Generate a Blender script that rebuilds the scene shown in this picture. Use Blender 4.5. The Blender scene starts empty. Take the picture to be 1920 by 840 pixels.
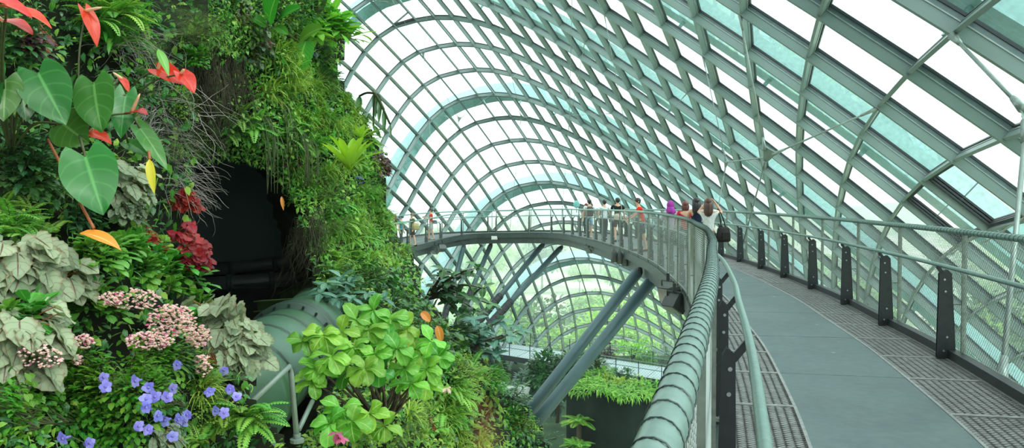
import bpy, math, random
import numpy as np
from mathutils import Vector, Matrix, Quaternion
random.seed(7); RNG=np.random.default_rng(7)
PI=math.pi
S=bpy.context.scene
COL=S.collection
F=1600.0; PITCH=math.atan(45/F)
CP,SP=math.cos(PITCH),math.sin(PITCH)
# ------------------------------------------------------------------ helpers
def ray(px,py):
    u=(px-960)/F; v=(420-py)/F
    return np.array([u, CP+v*SP, v*CP-SP])
def at(px,py,d):                       # world point seen at a photograph pixel, at forward distance d
    r=ray(px,py); return r*(d/r[1])
def onz(px,py,z):
    r=ray(px,py); return r*(z/r[2])
def nrm(v):
    v=np.asarray(v,float); return v/(np.linalg.norm(v)+1e-12)
def lin(c):
    return tuple(((x/255)/12.92 if x/255<=.04045 else ((x/255+.055)/1.055)**2.4) for x in c)
def link(name,data,parent=None):
    o=bpy.data.objects.new(name,data); COL.objects.link(o)
    if parent is not None: o.parent=parent
    return o
def tag(o,label=None,cat=None,group=None,kind=None):
    if label: o['label']=label
    if cat: o['category']=cat
    if group: o['group']=group
    if kind: o['kind']=kind
    return o
def empty(name,loc=(0,0,0),rz=0,label=None,cat=None,group=None,kind=None):
    o=link(name,None); o.location=tuple(float(x) for x in loc); o.rotation_euler=(0,0,rz); o.empty_display_size=.1
    return tag(o,label,cat,group,kind)
class MB:
    """collects geometry for one mesh"""
    def __init__(s): s.v=[]; s.f=[]; s.m=[]; s.uv=[]; s.var=[]; s.n=0; s.cur=0
    def add(s,V,Fc,uv=None,var=0.5,mi=None):
        V=np.asarray(V,float).reshape(-1,3); k=len(V)
        s.v.append(V); n=s.n
        s.f.extend([tuple(i+n for i in f) for f in Fc]); s.m.extend([s.cur if mi is None else mi]*len(Fc))
        s.uv.append(np.zeros((k,2)) if uv is None else np.asarray(uv,float)); s.var.append(np.full(k,var) if np.isscalar(var) else np.asarray(var))
        s.n+=k
    def box(s,c,sz,R=None,**k):
        c=np.asarray(c,float); h=np.asarray(sz,float)/2
        P=np.array([[x,y,z] for x in(-1,1) for y in(-1,1) for z in(-1,1)])*h
        if R is not None: P=P@np.asarray(R).T
        s.add(P+c,[(0,1,3,2),(4,6,7,5),(0,4,5,1),(2,3,7,6),(0,2,6,4),(1,5,7,3)],**k)
    def bar(s,a,b,w,h,up=(0,0,1),**k):
        a=np.asarray(a,float); b=np.asarray(b,float); d=nrm(b-a); x=nrm(np.cross(d,up)); z=np.cross(x,d)
        R=np.stack([x,d,z],1); s.box((a+b)/2,(w,np.linalg.norm(b-a),h),R,**k)
    def sweep(s,path,sec,ups,closed=False,cap=True,**k):
        """sec: list of (x,y) in local side/up axes; ups per point"""
        path=np.asarray(path,float); n=len(path); sec=np.asarray(sec,float); m=sec.shape[-2]; ups=np.asarray(ups,float)
        if ups.ndim==1: ups=np.tile(ups,(n,1))
        T=np.gradient(path,axis=0) if n>2 else np.tile(path[-1]-path[0],(n,1))
        V=np.empty((n,m,3))
        for i in range(n):
            t=nrm(T[i]); x=nrm(np.cross(t,ups[i])); z=np.cross(x,t)
            sc=sec[i] if sec.ndim==3 else sec
            V[i]=path[i]+sc[:,:1]*x+sc[:,1:]*z
        Fc=[(i*m+j,i*m+(j+1)%m,(i+1)*m+(j+1)%m,(i+1)*m+j) for i in range(n-1) for j in range(m)]
        if cap: Fc+= [tuple(range(m-1,-1,-1)),tuple((n-1)*m+j for j in range(m))]
        s.add(V.reshape(-1,3),Fc,**k)
    def tube(s,path,r,n=8,**k):
        path=np.asarray(path,float)
        if np.isscalar(r): r=np.full(len(path),r)
        r=np.asarray(r,float)
        T=np.gradient(path,axis=0) if len(path)>2 else np.tile(path[-1]-path[0],(len(path),1))
        T=T/(np.linalg.norm(T,axis=1)[:,None]+1e-12)
        up=np.array([0,0,1.]) if abs(T[0][2])<.9 else np.array([1.,0,0])
        ang=np.arange(n)*2*PI/n; V=[]
        x=nrm(np.cross(T[0],up))
        for i in range(len(path)):
            x=nrm(x-T[i]*np.dot(x,T[i])); z=np.cross(x,T[i])
            V.append(path[i]+r[i]*(np.cos(ang)[:,None]*x+np.sin(ang)[:,None]*z))
        N=len(path)
        Fc=[(i*n+j,(i+1)*n+j,(i+1)*n+(j+1)%n,i*n+(j+1)%n) for i in range(N-1) for j in range(n)]
        if n>2: Fc+=[tuple(range(n)),tuple((N-1)*n+j for j in range(n-1,-1,-1))]
        s.add(np.concatenate(V),Fc,**k)
    def lathe(s,prof,c=(0,0,0),n=16,R=None,**k):
        ang=np.arange(n)*2*PI/n
        V=np.array([[r*math.cos(a),r*math.sin(a),z] for r,z in prof for a in ang])
        if R is not None: V=V@np.asarray(R).T
        N=len(prof)
        Fc=[(i*n+j,i*n+(j+1)%n,(i+1)*n+(j+1)%n,(i+1)*n+j) for i in range(N-1) for j in range(n)]+[tuple(range(n-1,-1,-1)),tuple((N-1)*n+j for j in range(n))]
        s.add(V+np.asarray(c,float),Fc,**k)
    def ball(s,c,r,n=10,m=6,**k):
        prof=[(max(1e-4,math.sin(PI*i/m)),-math.cos(PI*i/m)) for i in range(m+1)]
        ang=np.arange(n)*2*PI/n
        r=np.asarray(r,float)*np.ones(3)
        V=np.array([[p*math.cos(a),p*math.sin(a),z] for p,z in prof for a in ang])*r+np.asarray(c,float)
        Fc=[(i*n+j,i*n+(j+1)%n,(i+1)*n+(j+1)%n,(i+1)*n+j) for i in range(m) for j in range(n)]
        s.add(V,Fc,**k)
    def mesh(s,name,mats,smooth=True):
        me=bpy.data.meshes.new(name)
        V=np.concatenate(s.v) if s.v else np.zeros((0,3))
        me.from_pydata(V.tolist(),[],s.f)
        for m in (mats if isinstance(mats,(list,tuple)) else [mats]): me.materials.append(m)
        if len(me.polygons):
            me.polygons.foreach_set('material_index',np.array(s.m,dtype=np.int32))
            me.polygons.foreach_set('use_smooth',np.full(len(me.polygons),smooth))
            UV=np.concatenate(s.uv); li=np.empty(len(me.loops),dtype=np.int32); me.loops.foreach_get('vertex_index',li)
            ul=me.uv_layers.new(name='UVMap'); ul.data.foreach_set('uv',UV[li].astype(np.float32).ravel())
            at_=me.attributes.new('var','FLOAT','POINT'); at_.data.foreach_set('value',np.concatenate(s.var).astype(np.float32))
        me.update(); return me
    def build(s,name,mats,parent=None,smooth=False):
        return link(name,s.mesh(name,mats,smooth),parent)
def copy_tree(o,parent=None):
    c=o.copy(); COL.objects.link(c)
    if parent is not None: c.parent=parent
    for ch in list(o.children): copy_tree(ch,c)
    return c
def crom(P,n=8):
    P=np.asarray(P,float); Q=np.concatenate([[2*P[0]-P[1]],P,[2*P[-1]-P[-2]]]); out=[]
    for i in range(1,len(Q)-2):
        p0,p1,p2,p3=Q[i-1:i+3]
        for k in range(n):
            t=k/n; out.append(.5*((2*p1)+(-p0+p2)*t+(2*p0-5*p1+4*p2-p3)*t*t+(-p0+3*p1-3*p2+p3)*t**3))
    out.append(P[-1]); return np.array(out)
# ------------------------------------------------------------------ materials
class NT:
    def __init__(s,name):
        s.mat=bpy.data.materials.new(name); s.mat.use_nodes=True; s.t=s.mat.node_tree; s.t.nodes.clear()
        s.out=s.t.nodes.new('ShaderNodeOutputMaterial')
    def n(s,ty,**k):
        nd=s.t.nodes.new(ty)
        for a,b in k.items():
            if a in nd.inputs: 
                if hasattr(b,'links') or isinstance(b,bpy.types.NodeSocket): s.t.links.new(b,nd.inputs[a])
                else: nd.inputs[a].default_value=b
            else: setattr(nd,a,b)
        return nd
    def l(s,a,b): s.t.links.new(a,b)
    def ramp(s,fac,stops):
        r=s.n('ShaderNodeValToRGB'); s.l(fac,r.inputs[0]); e=r.color_ramp.elements
        while len(e)<len(stops): e.new(.5)
        for x,(p,c) in zip(e,stops): x.position=p; x.color=(*lin(c),1) if len(c)==3 else c
        return r.outputs[0]
    def mix(s,fac,a,b,mode='MIX'):
        m=s.n('ShaderNodeMix',data_type='RGBA',blend_type=mode)
        for k,v in ((0,fac),(6,a),(7,b)):
            if isinstance(v,bpy.types.NodeSocket): s.l(v,m.inputs[k])
            else: m.inputs[k].default_value=v if not isinstance(v,tuple) or len(v)==4 else (*v,1)
        return m.outputs[2]
    def math(s,op,a,b=None,c=None):
        m=s.n('ShaderNodeMath',operation=op)
        for k,v in enumerate((a,b,c)):
            if v is None: continue
            if isinstance(v,bpy.types.NodeSocket): s.l(v,m.inputs[k])
            else: m.inputs[k].default_value=v
        return m.outputs[0]
def noise(t,scale,detail=3,co='Object'):
    tc=t.n('ShaderNodeTexCoord'); n=t.n('ShaderNodeTexNoise',Scale=scale,Detail=detail); t.l(tc.outputs[co],n.inputs['Vector']); return n.outputs['Fac']
def simple(name,c,rough=.5,metal=0,c2=None,nscale=8,bump=0,co='Object'):
    t=NT(name); p=t.n('ShaderNodeBsdfPrincipled',Roughness=rough,Metallic=metal)
    if rough>=.8: p.inputs['Specular IOR Level'].default_value=.08
    f=noise(t,nscale,4,co)
    a=c2 if c2 else tuple(x*.88 for x in c)
    t.l(t.ramp(f,[(.3,a),(.7,c)]),p.inputs['Base Color'])
    if bump:
        b=t.n('ShaderNodeBump',Strength=bump,Distance=.02); t.l(f,b.inputs['Height']); t.l(b.outputs[0],p.inputs['Normal'])
    t.l(p.outputs[0],t.out.inputs[0]); return t.mat
def leafmat(name,c1,c2,vein=None,edge=None,trans=.3,rough=.35,veins=0,spot=None,spec=.35,hue=.025,bright=.35):
    """leaf: c1..c2 by per-leaf value, midrib, side veins, margin tint"""
    t=NT(name)
    va=t.n('ShaderNodeAttribute',attribute_name='var').outputs['Fac']
    col=t.ramp(va,[(0,c1),(1,c2)])
    uv=t.n('ShaderNodeUVMap').outputs[0]; sp=t.n('ShaderNodeSeparateXYZ'); t.l(uv,sp.inputs[0])
    u=t.math('ABSOLUTE',t.math('SUBTRACT',sp.outputs[0],.5))       # 0 midrib .. .5 margin
    nz=noise(t,25,3)
    if spot: col=t.mix(t.ramp(noise(t,60,2),[(.5,(0,0,0)),(.62,(255,255,255))]),col,lin(spot))
    if edge: col=t.mix(t.ramp(t.math('ADD',u,t.math('MULTIPLY',t.math('SUBTRACT',nz,.5),.25)),[(.40,(0,0,0)),(.58,(255,255,255))]),col,lin(edge))
    if vein:
        m=t.ramp(u,[(.012,(255,255,255)),(.045,(0,0,0))])
        col=t.mix(m,col,lin(vein))
        if veins:
            w=t.math('SINE',t.math('MULTIPLY',t.math('SUBTRACT',sp.outputs[1],t.math('MULTIPLY',u,.55)),veins*2*PI))
            k=t.ramp(w,[(.80,(0,0,0)),(.98,(150,150,150))])
            col=t.mix(k,col,lin(vein))
    oi=t.n('ShaderNodeObjectInfo').outputs['Random']
    h=t.n('ShaderNodeHueSaturation'); t.l(col,h.inputs['Color'])
    t.l(t.math('ADD',.5-hue,t.math('MULTIPLY',oi,2*hue)),h.inputs['Hue'])
    t.l(t.math('ADD',1-bright/2,t.math('MULTIPLY',t.math('FRACT',t.math('MULTIPLY',oi,7.3)),bright)),h.inputs['Value'])
    p=t.n('ShaderNodeBsdfPrincipled',Roughness=rough); p.inputs['Specular IOR Level'].default_value=spec
    t.l(h.outputs[0],p.inputs['Base Color'])
    tr=t.n('ShaderNodeBsdfTranslucent'); tc=t.mix(1.0,h.outputs[0],(1.25,1.3,.6,1),'MULTIPLY'); t.l(tc,tr.inputs[0])
    mx=t.n('ShaderNodeMixShader'); mx.inputs[0].default_value=trans
    t.l(p.outputs[0],mx.inputs[1]); t.l(tr.outputs[0],mx.inputs[2]); t.l(mx.outputs[0],t.out.inputs[0]); return t.mat
M={}
M['steel']=simple('steel_paint',(116,136,131),.42,.0,(109,129,124),1.5)
M['mullion']=simple('mullion_grey',(96,114,114),.35,.2)
M['gasket']=simple('black_gasket',(30,42,44),.5)
M['outer_steel']=simple('glass_tinted_rib',(172,216,212),.5)  # cyan cast of the glass put into the colour of the white ribs
M['galv']=simple('galvanised_steel',(128,158,148),.4,.4,(112,142,134),30)
M['galv_post']=simple('dull_galvanised',(130,142,132),.5,.45,(104,116,106),20)
M['wire']=simple('steel_wire',(132,142,138),.4,.5)
M['dark_steel']=simple('charcoal_steel',(40,48,48),.45,.2,(32,38,38),20)
M['bolt']=simple('bolt_steel',(165,172,168),.35,.8)
M['girder']=simple('grey_girder_paint',(52,66,65),.5,.1,(44,56,55),3)
M['dark_sheet']=simple('dark_sheet_paint',(40,48,47),.6)
M['grating']=simple('grating_steel',(150,152,150),.5,.35,(120,122,120),12)
M['strut']=simple('strut_grey_blue',(70,96,100),.45,.1,(62,88,92),2)
M['sleeve']=simple('black_sleeve',(38,42,46),.55,0,(30,33,36),6)
M['lacing']=simple('lacing_wire_steel',(84,102,97),.45,.3)
M['rod']=simple('rod_steel',(150,165,158),.4,.4)
M['plate']=simple('node_plate',(120,140,132),.45,.3)
M['lamp']=simple('lamp_housing',(66,74,72),.45,.3)
M['lamp_glass']=simple('lamp_glass',(110,120,116),.15)
M['white']=simple('white_box_paint',(225,230,225),.5)
def slabmat():
    t=NT('dark_deck_slab'); p=t.n('ShaderNodeBsdfPrincipled')
    a=noise(t,1.3,6); b=noise(t,14,4)
    c=t.ramp(a,[(.3,(66,82,84)),(.5,(80,97,98)),(.72,(94,110,107))]); c=t.mix(.25,c,t.ramp(b,[(.35,(60,75,77)),(.7,(98,113,110))]))
    c=t.mix(t.ramp(noise(t,5.5,1),[(.76,(0,0,0)),(.79,(190,190,190))]),c,lin((165,178,174)))
    t.l(c,p.inputs['Base Color']); t.l(t.ramp(a,[(.3,(178,178,178)),(.7,(205,205,205))]),p.inputs['Roughness']); p.inputs['Specular IOR Level'].default_value=.3
    t.l(p.outputs[0],t.out.inputs[0]); return t.mat
M['slab']=slabmat()
def glassmat(name,tint,ior=1.35,add=.0):
    t=NT(name); tr=t.n('ShaderNodeBsdfTransparent'); tr.inputs[0].default_value=(*tint,1)
    gl=t.n('ShaderNodeBsdfGlossy',Roughness=.02); gl.inputs[0].default_value=(.85,1,.97,1)
    fr=t.n('ShaderNodeFresnel',IOR=ior); mx=t.n('ShaderNodeMixShader'); t.l(fr.outputs[0],mx.inputs[0])
    t.l(tr.outputs[0],mx.inputs[1]); t.l(gl.outputs[0],mx.inputs[2]); t.l(mx.outputs[0],t.out.inputs[0]); return t.mat
M['glass']=glassmat('dome_glass',(.79,.955,.935))
# ------------------------------------------------------------------ camera, sky
cam=bpy.data.cameras.new('camera'); cam.sensor_width=36; cam.lens=36*F/1920; cam.clip_start=.05; cam.clip_end=8000
co=link('camera',cam); co.location=(0,0,0); co.rotation_euler=(PI/2-PITCH,0,0); S.camera=co
S.view_settings.view_transform='Standard'; S.view_settings.look='None'; S.view_settings.exposure=0.0; S.view_settings.gamma=1
S.view_settings.use_curve_mapping=False
w=bpy.data.worlds.new('overcast_sky'); S.world=w; w.use_nodes=True; nt=w.node_tree; nt.nodes.clear()
bo=nt.nodes.new('ShaderNodeBackground'); wo=nt.nodes.new('ShaderNodeOutputWorld'); nt.links.new(bo.outputs[0],wo.inputs[0])
tc=nt.nodes.new('ShaderNodeTexCoord'); se=nt.nodes.new('ShaderNodeSeparateXYZ'); nt.links.new(tc.outputs['Generated'],se.inputs[0])
rp=nt.nodes.new('ShaderNodeValToRGB'); nt.links.new(se.outputs[2],rp.inputs[0])
rp.color_ramp.elements[0].position=0; rp.color_ramp.elements[0].color=(.78,.97,.97,1); rp.color_ramp.elements[1].position=.35; rp.color_ramp.elements[1].color=(1,1,1,1)
nt.links.new(rp.outputs[0],bo.inputs[0]); bo.inputs[1].default_value=SKY=2.55
sun=bpy.data.lights.new('sun','SUN'); sun.energy=2.4; sun.angle=math.radians(35); sun.color=(1,.99,.95)
so=link('sun',sun); so.rotation_euler=(math.radians(20),math.radians(34),0); so.location=(0,0,60)
S.cycles.use_denoising=True
S.cycles.max_bounces=10; S.cycles.transparent_max_bounces=24; S.cycles.diffuse_bounces=4; S.cycles.glossy_bounces=3; S.cycles.transmission_bounces=4
S.cycles.volume_bounces=1; S.cycles.sample_clamp_indirect=6; S.cycles.caustics_reflective=False; S.cycles.caustics_refractive=False
# ------------------------------------------------------------------ the glass shell
X3=[14.99894,16.28913,-0.02617,4.49288,-7.14913,-0.70316,0.53089,24.39846,-0.63282,25.71611,-3.03297,1.90273,15.06126,-3.20265,-5.18498,3.72392,1.50296,0.77162,-1.17578,0.92436,1.32628,0.23188]
WC=[-4.84005,0.46291,1.43764,-0.38095,-3.31949,0.49123,-0.93577,0.2221,1.38641,-0.76233,-0.70657,-0.11438,-0.16297,0.72793,-1.50803,-2.6999,-0.20362,2.29405,1.24878,0.06887,-0.45381,-0.2533,-0.63365,0.39806,-0.29459,1.03691,1.10937,-0.53526]
PW=[(i,j) for i in range(5) for j in range(5) if 1<=i+j<=4]
BASE=-32.0
def shell(a,b):
    a=np.asarray(a,float); b=np.asarray(b,float)
    A=a/12.; B=(b-8)/14.; n=len(PW)
    da=sum(WC[k]*A**i*B**j for k,(i,j) in enumerate(PW)); db=sum(WC[n+k]*A**i*B**j for k,(i,j) in enumerate(PW))
    a=a+da; b=b+db
    cx,cy,al,s1,s2,ps0,ps1,l0,l1,w0,w1,w2,h0,h1,h2,h3,p0,p1,p2,e1,e2,p3=X3
    s=s1*a+s2*a*a*.01; Q=s/10
    ox=cx+s*math.sin(al); oy=cy+s*math.cos(al); ps=al+ps0+ps1*Q*.1
    W=w0+w1*Q+w2*Q*Q*.1; H=h0+h1*Q+h2*Q*Q*.1+h3*Q**3*.01
    ph=p0+p1*.1*b+p2*b*b*.001+p3*.01*b*Q
    c,si=np.cos(ph),np.sin(ph)
    u=-W*np.sign(c)*np.abs(c)**e1; z=BASE+(H-BASE)*np.sign(si)*np.abs(si)**e2
    L=(l0+l1*Q)*(z-BASE)/30.
    return np.stack([ox+u*np.cos(ps)+L*np.sin(ps), oy-u*np.sin(ps)+L*np.cos(ps), z],-1)
def shell_n(a,b):
    e=.05; d1=shell(a+e,b)-shell(a-e,b); d2=shell(a,b+e)-shell(a,b-e)
    n=np.cross(d1,d2); n=n/(np.linalg.norm(n,axis=-1)[...,None]+1e-9)
    return n
def shell_x(a,b):
    """shell point, continued straight down to the ground beyond its limits"""
    a=np.asarray(a,float); b=np.asarray(b,float)
    ac=np.clip(a,-13,20); bc=np.clip(b,-8,26)
    P=shell(ac,bc)
    dl=shell(ac,-8.+0*b)-shell(ac,-7.+0*b); dr=shell(ac,26.+0*b)-shell(ac,25.+0*b)
    L=np.linalg.norm
    for d,k,sg in ((dl,np.maximum(0,-8-b),-1),(dr,np.maximum(0,b-26),1)):
        d=d/(L(d,axis=-1)[...,None]+1e-9); 
        P=P+ (k[...,None]*1.7)*nrm_rows(d*.75+np.array([0,0,-.75]))
    df=shell(20.+0*a,bc)-shell(19.+0*a,bc); df=df/(L(df,axis=-1)[...,None]+1e-9)
    P=P+(np.maximum(0,a-20)[...,None]*2.7)*nrm_rows(df*.7+np.array([0,0,-.6]))
    return P
def nrm_rows(d): return d/(np.linalg.norm(d,axis=-1)[...,None]+1e-9)
def shell_xn(a,b):
    a=np.asarray(a,float); b=np.asarray(b,float); e=.05
    d1=shell_x(a+e,b)-shell_x(a-e,b); d2=shell_x(a,b+e)-shell_x(a,b-e)
    return nrm_rows(np.cross(d2,d1))          # outward
A0,A1,B0,B1=-13,25,-16,38
ai=np.arange(A0,A1+1); bi=np.arange(B0,B1+1)
AA,BB=np.meshgrid(ai,bi,indexing='ij')
GP=shell_x(AA,BB); GN=shell_xn(AA,BB)
OK=GP[...,2]>-33.5
dome=empty('ceiling',(0,0,0),label='glazed steel gridshell roof arching over the walkway',cat='glass roof',kind='structure')
def runs(mask):
    out=[];st=None
    for i,v in enumerate(list(mask)+[False]):
        if v and st is None: st=i
        if not v and st is not None:
            if i-st>1: out.append((st,i))
            st=None
    return out
def rib(path,ups,w,d,wm,dm,parent,name):
    mb=MB()
    sec=[(-w/2,-d-dm),(w/2,-d-dm),(w/2,-dm),(-w/2,-dm)]
    mb.cur=0; mb.sweep(path,sec,ups)
    mb.cur=2; mb.sweep(path,[(-w/2-.012,-dm-.02),(w/2+.012,-dm-.02),(w/2+.012,-dm),(-w/2-.012,-dm)],ups)
    mb.cur=1; mb.sweep(path,[(-wm/2,-dm),(wm/2,-dm),(wm/2,-.02),(-wm/2,-.02)],ups)
    mb.cur=3; mb.sweep(path,[(-wm/2-.02,-.02),(wm/2+.02,-.02),(wm/2+.02,.03),(-wm/2-.02,.03)],ups)
    return mb.build(name,[M['steel'],M['mullion'],M['rod'],M['gasket']],parent)
for i in range(len(ai)):
    for s,e in runs(OK[i]): rib(GP[i,s:e],GN[i,s:e],.105,.21,.07,.10,dome,'arch_beam')
for j in range(len(bi)):
    for s,e in runs(OK[:,j]): rib(GP[s:e,j],GN[s:e,j],.065,.17,.05,.09,dome,'purlin_beam')
mb=MB(); idx=-np.ones(OK.shape,int); V=[]
for i in range(len(ai)):
    for j in range(len(bi)):
        if OK[i,j]: idx[i,j]=len(V); V.append(GP[i,j])
skip={(-7,20),(-6,20),(-1,0)}
fc=[]
for i in range(len(ai)-1):
    for j in range(len(bi)-1):
        q=(idx[i,j],idx[i+1,j],idx[i+1,j+1],idx[i,j+1])
        if min(q)>=0 and (int(ai[i]),int(bi[j])) not in skip: fc.append(q)
mb.add(V,fc); mb.build('glazing',M['glass'],dome)
# heavy box arches standing outside the glass
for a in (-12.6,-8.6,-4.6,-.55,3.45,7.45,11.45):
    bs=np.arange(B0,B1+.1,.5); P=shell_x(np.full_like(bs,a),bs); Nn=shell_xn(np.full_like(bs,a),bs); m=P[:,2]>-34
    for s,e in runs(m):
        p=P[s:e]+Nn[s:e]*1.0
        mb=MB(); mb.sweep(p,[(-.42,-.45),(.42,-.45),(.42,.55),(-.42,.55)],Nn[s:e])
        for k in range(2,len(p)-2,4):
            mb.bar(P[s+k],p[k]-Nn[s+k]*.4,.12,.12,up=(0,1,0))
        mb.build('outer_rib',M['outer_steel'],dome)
# opened vent windows: sash pushed outward, black frame, stay arm
def vent(a,b,hinge):
    c=np.array([shell_x(a,b),shell_x(a+1,b),shell_x(a+1,b+1),shell_x(a,b+1)]); n=nrm(shell_xn(a+.5,b+.5))
    k=[(0,1,2,3),(1,2,3,0),(2,3,0,1),(3,0,1,2)][hinge]; c=c[list(k)]
    h0,h1,f1,f0=c[0],c[1],c[2],c[3]
    m=(h0+h1+f0+f1)/4; ins=lambda p:p+(m-p)*.07
    h0,h1,f0,f1=map(ins,(h0,h1,f0,f1))
    mb=MB()
    for p,q in ((h0,h1),(h1,f1),(f1,f0),(f0,h0)):
        for o in (.0,-.07,-.14): mb.bar(p+n*o,q+n*o,.09,.045,up=n)
    fr=mb.build('vent_frame',M['gasket'],dome)
    g0,g1=f0+n*.75,f1+n*.75
    sb=MB()
    for p,q in ((h0,h1),(h1,g1),(g1,g0),(g0,h0)): sb.bar(p,q,.1,.07,up=n)
    sb.bar(f0*.5+f1*.5-n*.1,g0*.5+g1*.5,.03,.03,up=nrm(f1-f0))
    sb.build('vent_sash',M['mullion'],dome)
    gb=MB(); gb.add([h0,h1,g1,g0],[(0,1,2,3)]); gb.build('vent_glass',M['glass'],dome)
    ab=MB(); ab.tube([h0*.9+f0*.1-n*.2,f0*.6+h0*.4-n*.75],.02,6); ab.box(f0*.6+h0*.4-n*.75,(.12,.06,.06)); ab.build('stay_arm',M['rod'],dome)
vent(-7,20,3); vent(-6,20,3); vent(-1,0,0)
# ------------------------------------------------------------------ walkway path
LP=np.array([(-1.9,-6,-1.6),(-.75,-2.4,-1.6),(-.12,0,-1.6),(.205,1.15,-1.6),(.69,3.0,-1.6),(.975,4.15,-1.6),(1.29,5.5,-1.6),(1.62,6.9,-1.6),(2.14,9.4,-1.6),(2.5,11.6,-1.6),(2.95,14.5,-1.6),(3.33,18.4,-1.6),(3.55,22,-1.6),(3.62,26.7,-1.62),(3.52,31.4,-1.65),(3.22,37,-1.7),(2.6,43,-1.74),(1.5,46.4,-1.8),(-.3,47.6,-1.86),(-2.2,48.6,-1.95),(-3.5,47.4,-2.1),(-4.6,44,-2.3),(-5.8,41,-2.45),(-7.2,38,-2.6),(-9,35,-2.7)])
_p=crom(LP,24); _d=np.concatenate([[0],np.cumsum(np.linalg.norm(np.diff(_p[:,:2],axis=0),axis=1))])
SL=_d[-1]
def wp(s): s=np.asarray(s,float); return np.stack([np.interp(s,_d,_p[:,k]) for k in range(3)],-1)
def wt(s,e=.4):
    t=wp(np.minimum(np.asarray(s)+e,SL))-wp(np.maximum(np.asarray(s)-e,0)); t[...,2]=0; return nrm_rows(t)
def wo(s,off,h=0.):
    """point on the walkway: s along the inner rail, off metres to its right, h above the deck"""
    p=wp(s); t=wt(s); r=np.stack([t[...,1],-t[...,0],0*t[...,0]],-1)
    q=p+r*np.asarray(off)[...,None] if np.ndim(off) else p+r*off
    q=q.copy(); q[...,2]+=h; return q
RH=1.28; OFFR=2.5
# stations: bracket 0 has its right foot 8.59 m ahead
ss=np.linspace(0,30,3001); s0=ss[np.argmin(np.abs(wo(ss,2.35)[:,1]-8.59))]
STEP=2.2
ST=[s0+(STEP if k>=0 else 2.6)*k for k in range(-6,60) if .3<s0+(STEP if k>=0 else 2.6)*k<SL-.3]
sl0=ss[np.argmin(np.abs(wo(ss,.1)[:,1]-4.05))]
STL=[sl0+(1.95 if k<3 else 2.1)*k+(-.45 if k>=3 else 0) for k in range(-4,60) if .3<sl0+2*k<SL-2.5]
def fine(s_a,s_b,st=.25): n=max(2,int((s_b-s_a)/st)+1); return np.linspace(s_a,s_b,n)
walk=empty('walkway',wo(3,1.2),label='curved elevated walkway with dark deck slabs and metal gratings',cat='walkway')
walk.matrix_world.translation=(0,0,0); walk.location=(0,0,0)
def strip(o0,o1,h,sa,sb,th,mat,name,par,st=.25,**k):
    s=fine(sa,sb,st); a=wo(s,o0,h); b=wo(s,o1,h); n=len(s)
    V=np.concatenate([a,b,b-[0,0,th],a-[0,0,th]]).reshape(4,n,3).transpose(1,0,2).reshape(-1,3)
    Fc=[(i*4+j,i*4+(j+1)%4,i*4+4+(j+1)%4,i*4+4+j) for i in range(n-1) for j in range(4)]+[(0,3,2,1),tuple((n-1)*4+j for j in range(4))]
    mb=MB(); mb.add(V,Fc); return mb.build(name,mat,par)
CUTS=[0.0]+[s-1.08 for s in ST if s-1.08>.4]+[SL]
for sa,sb in zip(CUTS[:-1],CUTS[1:]):
    strip(.64,1.72,0,sa+.005,sb-.005,.05,M['slab'],'deck_slab',walk)
def wiregrid(mb,sa,sb,o0,o1,h,p,w,t,ang=.5):
    """expanded metal: crossing slanted strips over one grating bay"""
    L=sb-sa; W=o1-o0
    k=ang           # along-shift per across unit
    n=int((L+W*k)/p)
    for sg in (1,-1):
        for i in range(n+1):
            x0=-W*k+i*p if sg>0 else i*p
            pts=[]
            # line: along = x0 + sg*k*(off)
            ta,tb=0.,W
            f=lambda q: x0+sg*k*q
            # clip to 0..L
            lo,hi=0.,W
            if sg>0: lo=max(lo,-x0/k); hi=min(hi,(L-x0)/k)
            else: lo=max(lo,(x0-L)/k); hi=min(hi,x0/k)
            if hi-lo<.02: continue
            s_=np.array([sa+f(lo),sa+f(hi)]); q=np.stack([wo(s_[0],o0+lo,h),wo(s_[1],o0+hi,h)])
            mb.bar(q[0],q[1],w,t)
gi=0
for sa,sb in zip(CUTS[:-1],CUTS[1:]):
    near=wp((sa+sb)/2)[1]<16
    for o0,o1 in ((.07,.64),(1.72,2.37)):
        for c0,c1 in ((sa,(sa+sb)/2),((sa+sb)/2,sb)):
            g=MB(); wiregrid(g,c0+.02,c1-.02,o0+.02,o1-.02,-.012,.052 if near else .08,.013 if near else .024,.016,.42)
            for q in (o0+.012,o1-.012):
                s=fine(c0+.01,c1-.01,.3); g.sweep(wo(s,q,-.012),[(-.012,-.014),(.012,-.014),(.012,.016),(-.012,.016)],(0,0,1))
            for e in (c0+.014,c1-.014): g.bar(wo(e,o0,-.012),wo(e,o1,-.012),.024,.03)
            g.build('grating',M['grating'],walk)
# kerbs, edge beams, girder; added dark sheets underneath darken the grating holes
for o0,o1,h,th,n,m in ((2.37,2.45,.09,.14,'kerb','dark_steel'),(.0,.07,.03,.1,'kerb','girder'),(-.03,.03,-.02,.22,'edge_beam','girder'),(2.44,2.54,-.02,.22,'edge_beam','girder'),(.12,.3,-.07,.5,'girder','girder'),(2.12,2.32,-.07,.5,'girder','girder'),(.3,2.12,-.42,.03,'dark_sheet','dark_sheet'),(0,2.5,-.09,.02,'grating_dark_backing','dark_sheet')):
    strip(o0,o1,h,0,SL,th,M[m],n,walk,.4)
for k,s in enumerate(ST):
    mb=MB(); a,b=wo(s,-.02,-.16),wo(s,2.52,-.16); mb.bar(a,b,.1,.14); mb.build('cross_beam',M['girder'],walk)
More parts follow.
